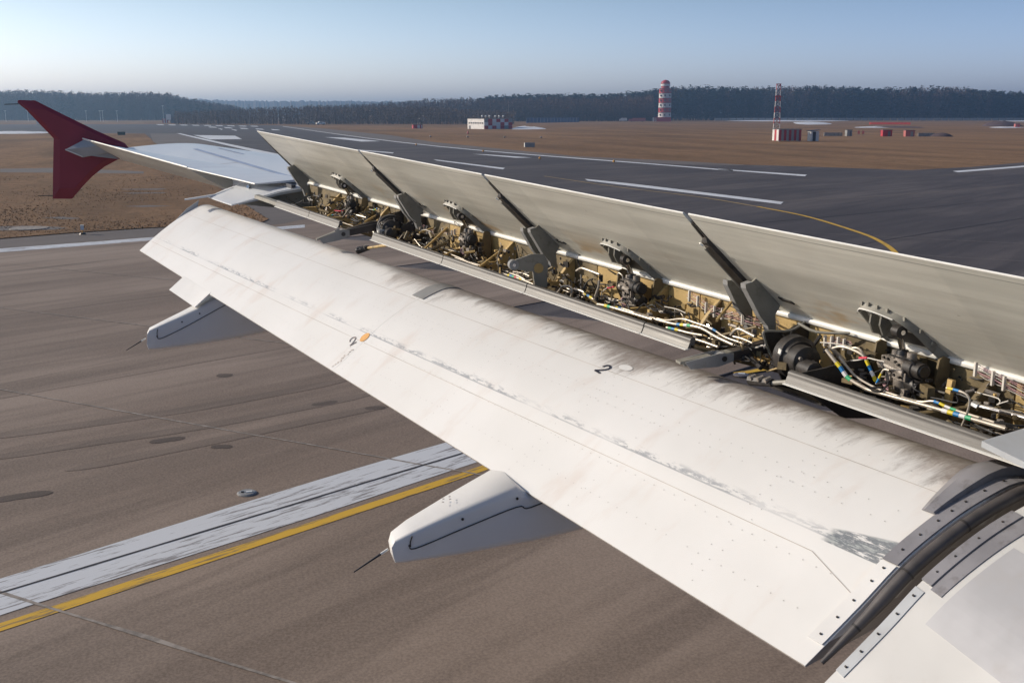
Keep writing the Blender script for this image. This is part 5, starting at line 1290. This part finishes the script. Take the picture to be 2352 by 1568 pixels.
# ================================================================ ACTUATORS
def make_actuator(L0):
    org = W(L0, 0, 0); root = bpy.data.objects.new('spoiler_actuator', None); COL.objects.link(root); root.parent = wing
    root.location = org-WLOC['airliner_wing'][0]; root.empty_display_size = .1
    def P(dL, a, b): return W(L0+dL, a, b)-org
    def pt(nm, mb, mat, par=None, sm=True): return mk(nm, mb.V, mb.F, mat, par or root, local=True, smooth=sm, sharp=40)
    def loc(u, dL, w=0): a, b = np.array([0, .010])+UD*u+ND*w; return P(dL, a, b)
    # fitting: flared arch rim on the panel with webs and bolt tabs
    rim = [(.145, .236), (.118, .262), (.07, .264), (.02, .255), (-.045, .228), (-.085, .165), (-.10, .07), (-.115, .0), (-.12, -.02)]
    rp = catmull([np.array([x, y, 0.]) for x, y in rim], 4)
    secs = []
    for i, q in enumerate(rp):
        dL, u = q[0], q[1]; cx_, cu = .02, .06; dx, du = dL-cx_, u-cu; n_ = math.hypot(dx, du)+1e-6; ex, eu = dx/n_, du/n_
        secs.append([loc(u+eu*.012, dL+ex*.012, .002), loc(u+eu*.002, dL+ex*.002, -.034), loc(u-eu*.006, dL-ex*.006, -.034), loc(u-eu*.010, dL-ex*.010, .002)])
    V, Fc = loft(secs); fit = mk('rod_fitting', V, Fc, M['bracket'], root, local=True, smooth=True, sharp=45)
    pt('rim_edge', MB().tube([loc(q[1]+.004, q[0], -.036) for q in rp[:16]], .0035, 6), M['edge_white'], fit)
    left = [(.150, .225), (.170, .14), (.175, .05), (.17, .0)]
    secs = []
    for x, y in left: secs.append([loc(y, x+.006, .002), loc(y, x+.004, -.03*(.3+y*3)), loc(y, x-.004, -.03*(.3+y*3)), loc(y, x-.006, .002)])
    V, Fc = loft(secs); mk('side_web', V, Fc, M['bracket'], fit, local=True)
    pk_ = [(.13, .235), (.06, .24), (-.03, .21), (-.075, .14), (-.09, .03), (.155, .02), (.150, .13)]
    pt('pocket', MB().prism([loc(y, x, -.003) for x, y in pk_], loc(.1, 0, .004)-loc(.1, 0, 0)), M['dark_metal'], fit, False)
    for x, y in [(.155, .21), (.165, .15), (.175, .09), (.18, .03), (.12, .272), (.085, .276), (.045, .270), (.0, .262), (-.06, .225), (-.095, .16), (-.11, .09)]:
        pt('bolt_tab', MB().box(loc(y, x, -.008), (.013, .016, .016)), M['bracket'], fit, False)
    for x0 in (.09, .04):
        secs = [[loc(u, x0+(.23-u)*.25+.004, -.004), loc(u, x0+(.23-u)*.25+.004, -.004-h), loc(u, x0+(.23-u)*.25-.004, -.004-h), loc(u, x0+(.23-u)*.25-.004, -.004)] for u, h in ((.235, .02), (.20, .05), (.14, .06), (.09, .03))]
        V, Fc = loft(secs); mk('web', V, Fc, M['bracket'], fit, local=True)
    lug = P(-.035, .165, .105)
    pt('lug', MB().tube([lug-[.022, 0, 0], lug+[.022, 0, 0]], .028, 12), M['dark_metal'], fit); pt('lug_pin', MB().tube([lug-[.03, 0, 0], lug+[.03, 0, 0]], .011, 10), M['steel'], fit)
    base = P(0, .10, .0)
    pt('piston_rod', MB().tube([lug, base+np.array([0, 0, .01])], .0135, 12), M['steel'])
    pt('rod_gland', MB().tube([base+[0, 0, .012], base-[0, 0, .008]], [.024, .028], 14), M['hose'])
    cyl = pt('cylinder', MB().tube([base-[0, 0, .004], base-[0, 0, .02], base-[0, 0, .022], base-[0, 0, .06]], [.026, .026, .030, .030], 16), M['grime_steel'])
    pt('collar', MB().tube([base+[-.045, 0, .002], base+[-.045, 0, -.04]], [.017, .020], 12), M['grime_steel']); pt('collar', MB().tube([base+[.05, .01, .01], base+[.05, .01, -.05]], [.021, .021], 12), M['grime_steel'])
    body = P(0, .10, -.065)
    pt('valve_block', MB().box(body+[-.01, 0, .01], (.19, .055, .05)).box(body+[.03, 0, -.01], (.09, .07, .07)), M['grime_steel'], None, False)
    pt('valve_barrel', MB().tube([body+[-.12, -.02, -.01], body+[-.11, -.02, -.01], body+[-.10, -.02, -.01], body+[.03, -.02, -.012], body+[.035, -.02, -.012], body+[.06, -.02, -.012]], [.012, .022, .018, .018, .025, .025], 14), M['grime_steel'])
    pt('solenoid', MB().tube([body+[.05, .0, .01], body+[.10, .0, .012], body+[.105, 0, .012], body+[.145, 0, .013]], [.040, .040, .034, .034], 18), M['dark_metal']); pt('solenoid_cap', MB().tube([body+[.145, 0, .013], body+[.152, 0, .013]], [.030, .024], 16), M['hose'])
    pt('accumulator', MB().tube([body+[.02, -.01, -.045], body+[.02, -.01, -.09], body+[.02, -.01, -.105]], [.036, .034, .02], 16), M['grime_steel']); pt('lower_housing', MB().tube([body+[.04, .01, -.05], body+[.11, .02, -.07], body+[.12, .02, -.072]], [.038, .036, .024], 16), M['dark_metal'])
    pt('end_clevis', MB().box(body+[.06, -.02, -.105], (.03, .03, .05)), M['grime_steel'], None, False); pt('port_block', MB().box(body+[-.05, -.01, -.045], (.035, .04, .045)), M['grime_steel'], None, False)
    for dx, dy, dz in ((-.085, -.03, .028), (-.055, -.03, .028), (.0, -.032, .026), (.03, -.04, .02), (-.03, -.035, -.02), (.0, -.035, -.03), (.05, -.045, -.03), (.075, -.045, .0)):
        pt('bolt', MB().tube([body+[dx, dy+.008, dz], body+[dx, dy-.006, dz]], .0065, 6), M['dark_metal'], cyl, False)
    pt('fitting_nut', MB().tube([body+[-.135, -.02, -.005], body+[-.118, -.02, -.01]], .010, 6), M['tube'], None, False)
    pt('hydraulic_elbow', MB().tube(catmull([body+[-.06, -.02, -.06], body+[-.07, -.03, -.085], body+[-.04, -.035, -.10], body+[.0, -.03, -.11]], 4), .008, 8), M['wire_pink'])
    pt('cable', MB().tube(catmull([body+[.12, -.02, .03], body+[.09, -.03, .055], body+[.02, -.03, .05], body+[-.06, -.02, .045]], 4), .004, 6), M['hose']); 
    for sgn in (.182, -.125):
        pt('mount_link', MB().prism([P(sgn, .03, .012), P(sgn, .055, .0), P(sgn, .07, -.10), P(sgn, .03, -.18), P(sgn, .0, -.16), P(sgn, .0, .0)], (.012, 0, 0)), M['primer_dirty'], None, False)
    return root
act = make_actuator(3.735)
act['label'] = 'nearest spoiler actuator with its flared rod fitting'
alabs = ['second spoiler actuator from the right', 'third spoiler actuator from the right', 'farthest spoiler actuator']
for i, L in enumerate((5.50, 7.28, 9.22)):
    o = act.copy(); COL.objects.link(o); o['label'] = alabs[i]; d = W(L, 0, 0)-W(3.735, 0, 0); o.location = np.array(act.location)+d
    for ch in list(act.children):
        c = ch.copy(); COL.objects.link(c); c.parent = o
        for gch in list(ch.children): g2 = gch.copy(); COL.objects.link(g2); g2.parent = c
# ================================================================ FLAP DRIVES
def drive(L0, s, label):
    root = bpy.data.objects.new('flap_drive', None); COL.objects.link(root); root.parent = wing; root['label'] = label
    org = W(L0, 0, 0); root.location = org-WLOC['airliner_wing'][0]; WLOC[root.name] = (org, 0)
    def P(dL, a, b): return W(L0+dL, a, b)
    c = P(0, .20, -.13)
    mk('gear_housing', *(lambda m: (m.V, m.F))(MB().tube([c+[-.04, 0, 0], c+[-.03, 0, 0], c+[.03, 0, 0], c+[.035, 0, 0], c+[.05, 0, 0]], [.07*s, .088*s, .088*s, .075*s, .07*s], 28)), M['dark_metal'], root, smooth=True, sharp=40)
    mk('gear_drum', *(lambda m: (m.V, m.F))(MB().tube([c+[.05, -.01, 0], c+[.12, -.01, 0], c+[.13, -.01, 0]], [.062*s, .062*s, .048*s], 24)), M['dark_metal'], root, smooth=True, sharp=40)
    mk('motor_can', *(lambda m: (m.V, m.F))(MB().tube([c+[.12, -.03, -.02], c+[.22, -.03, -.02], c+[.225, -.03, -.02]], [.036*s, .036*s, .028*s], 20)), M['dark_metal'], root, smooth=True, sharp=40)
    for t in range(8): a = t*.785; MB().tube([c+[.05, .055*s*math.cos(a), .055*s*math.sin(a)-0], c+[.060, .055*s*math.cos(a), .055*s*math.sin(a)]], .007, 6).build('bolt', M['grime_steel'], root)
    for t in range(4): a = t*1.57+.5; MB().tube([c+[.12, -.03+.042*s*math.cos(a), -.02+.042*s*math.sin(a)], c+[.14, -.03+.042*s*math.cos(a), -.02+.042*s*math.sin(a)]], .009, 6).build('bolt', M['grime_steel'], root)
    return root, c
dm, cm = drive(4.20, 1.15, 'near flap drive gearbox in its dark bay')
MB().box(cm+[.02, -.095, .02], (.022, .006, .055), np.array([[math.cos(.3), 0, math.sin(.3)], [0, 1, 0], [-math.sin(.3), 0, math.cos(.3)]])).build('rating_plate', M['edge_white'], dm)
MB().prism([W(4.36, a, b) for a, b in ((.02, -.012), (.10, -.050), (.225, -.045), (.238, -.060), (.20, -.15), (.145, -.24), (.10, -.32), (.0, -.34), (-.02, -.02))], (-.012, 0, 0)).build('bay_plate', M['dark_metal'], dm)
MB().tube(catmull([W(4.345, .02, -.008), W(4.345, .10, -.046), W(4.345, .225, -.042), W(4.345, .242, -.060), W(4.345, .203, -.15), W(4.345, .15, -.235)], 4), .006, 6).build('plate_edge', M['bracket'], dm)
MB().prism([W(3.92, a, b) for a, b in ((-.02, -.02), (.1, -.06), (.3, -.10), (.46, -.12), (.46, -.16), (.2, -.34), (-.02, -.36))], (.01, 0, 0)).build('bay_plate', M['dark_metal'], dm)
MB().prism([W(4.35, -.02, -.34), W(4.35, .30, -.27), W(3.93, .30, -.27), W(3.93, -.02, -.34)], (0, 0, -.01)).build('bay_floor', M['dark_metal'], dm)
MB().tube(catmull([W(4.30, .10, .0), W(4.2, .09, -.02), W(4.08, .03, .0)], 3), .007, 6).build('stay', M['bracket'], dm)
do, co = drive(8.26, 1.25, 'outer flap drive gearbox with grey box')
MB().box(co+[.07, -.085, -.035], (.12, .05, .085)).build('junction_box', M['paint_grey'], do); MB().box(co+[.07, -.112, -.03], (.06, .004, .05)).build('rating_plate', M['edge_white'], do)
for i in range(5): MB().tube(catmull([co+[-.02+.03*i, -.07, .10-.02*i], co+[.03*i, -.10, .04], co+[.01+.03*i, -.11, -.03], co+[.03+.02*i, -.09, -.09]], 4), .0045, 5).build('hose', M['hose' if i % 2 else 'tube'], do)
for L in (8.12, 8.5): MB().prism([W(L, a, b) for a, b in ((-.02, -.02), (.10, -.05), (.18, -.09), (.20, -.14), (.14, -.28), (-.02, -.32))], (.01, 0, 0)).build('bay_plate', M['dark_metal'], do)
# levers reaching aft to the flap nose
def lever(L0, root, tip, piv, r0, r1, h, w, mats=('brown_beam', 'cool_grey')):
    (ta, tb), (pa, pb), (ra, rb), (sa, sb) = tip, piv, r0, r1
    def quadbar(A, B, hA, hB, ww, L_a, L_b):
        mb = MB(); a0, b0 = A; a1, b1 = B
        p = [W(L_a, a0, b0-hA)-[ww, 0, 0], W(L_a, a0, b0-hA)+[ww, 0, 0], W(L_b, a1, b1-hB)+[ww, 0, 0], W(L_b, a1, b1-hB)-[ww, 0, 0]]
        q = [W(L_a, a0, b0+hA)-[ww, 0, 0], W(L_a, a0, b0+hA)+[ww, 0, 0], W(L_b, a1, b1+hB)+[ww, 0, 0], W(L_b, a1, b1+hB)-[ww, 0, 0]]
        return mb.hexa(p+q)
    arm = quadbar((ra, rb), (sa, sb), h, h*1.05, w, L0, L0).build('lever_arm', M[mats[0]], root)
    quadbar((sa, sb), (pa, pb), h*1.0, h*.72, w, L0, L0).build('lever_arm', M[mats[0]], root)
    quadbar((ra, rb+h*.97), (pa, pb+h*.72), .002, .002, w*1.05, L0, L0).build('lever_top', M['bracket'], arm)
    c = W(L0, pa, pb); MB().tube([c-[w*1.3, 0, 0], c+[w*1.3, 0, 0]], h*.95, 16).build('pivot_boss', M[mats[1]], root, smooth=True, sharp=40)
    MB().tube([c-[w*1.6, 0, 0], c+[w*1.6, 0, 0]], h*.45, 12).build('pivot_pin', M['dark_metal'], root)
    for s_ in (-1, 1):
        MB().prism([W(L0, pa-.05, pb+h*.8)+[s_*w*1.15, 0, 0], W(L0, pa+.03, pb+h*.9)+[s_*w*1.15, 0, 0], W(L0, ta, tb+.01)+[s_*w*1.15, 0, 0], W(L0, ta-.03, tb-.025)+[s_*w*1.15, 0, 0], W(L0, pa+.03, pb-h*1.25)+[s_*w*1.15, 0, 0], W(L0, pa-.05, pb-h*.5)+[s_*w*1.15, 0, 0]], (.008*s_, 0, 0)).build('clevis_plate', M[mats[1]], root)
    MB().prism([W(L0, pa+.06, pb+h*.55)-[w, 0, 0], W(L0, pa+.06, pb+h*.55)+[w, 0, 0], W(L0, ta+.02, tb+.012)+[w, 0, 0], W(L0, ta+.02, tb+.012)-[w, 0, 0]], (0, 0, -.012)).build('clevis_top', M['bracket'], root)
lever(4.43, dm, (.60, -.195), (.395, -.180), (.05, -.135), (.15, -.140), .030, .026)
lever(8.38, do, (.72, -.225), (.53, -.178), (.20, -.128), (.30, -.125), .038, .030)
# folded lug rib in mid bay
Lm = 5.9
lr = MB().prism([W(Lm, a, b) for a, b in ((.60, .028), (.57, .042), (.465, .075), (.39, .072), (.36, .03), (.366, -.13), (.441, -.127), (.455, -.03), (.57, -.012), (.595, .005))], (.016, 0, 0)).build('hinge_rib', M['bracket'], wing); lr['label'] = 'grey lug rib with round primer coloured hole'
MB().tube([W(Lm, .575, .016)-[.012, 0, 0], W(Lm, .575, .016)+[.028, 0, 0]], .030, 16).build('lug_boss', M['cool_grey'], lr, smooth=True, sharp=40)
MB().tube([W(Lm, .42, -.01)+[.0165, 0, 0], W(Lm, .42, -.01)+[.019, 0, 0]], .030, 16).build('lightening_hole', M['primer'], lr)
MB().tube([W(Lm, .575, .016)-[.014, 0, 0], W(Lm, .575, .016)+[.032, 0, 0]], .010, 10).build('lug_pin', M['steel'], lr)
# lower linkages glimpsed in the slot
for (z, q0, q1, q2) in ((z2, (930, 1095), (1010, 1075), (1180, 1050)), (z4, (60, 900), (240, 930), (430, 920))):
    p0, p1, p2 = [W(*pk(*z(*q), 1, 0, .42)) for q in (q0, q1, q2)]
    o = MB().tube([p0, p1], [.030, .018], 10).build('lower_link', M['dark_metal'], wing); MB().tube([p1, p2], .011, 8).build('link_rod', M['primer'] if z is z2 else M['bracket'], o)
    for t in (.2, .55, .9): MB().tube([lerp(p0, p1, t)-[.0, .03, -.01], lerp(p0, p1, t)+[0, .0, .02]], .012, 8).build('bolt', M['grime_steel'], o)
# panel at the right edge: inboard spoiler, stowed
V = [W(2.93, .655, -.0715), W(2.93, .30, .0), W(1.2, .05, .02), W(1.2, .42, -.08)]
q0 = [W(*pk(2255, 1012, .2, 1, .2*.64-.070)), W(*pk(2352, 983, .2, 1, .2*.64-.070))]
c0, c1 = q0; d2 = W(*pk(2352, 1060, .2, 1, .2*.64-.070))
e1 = (c1-c0); e2 = (d2-c0)
MB().prism([c0, c0+e1*3.0, c0+e1*3.0+e2*3.5, c0+e2*3.5], (0, 0, -.022)).build('inboard_spoiler', M['paint_grey'], wing)
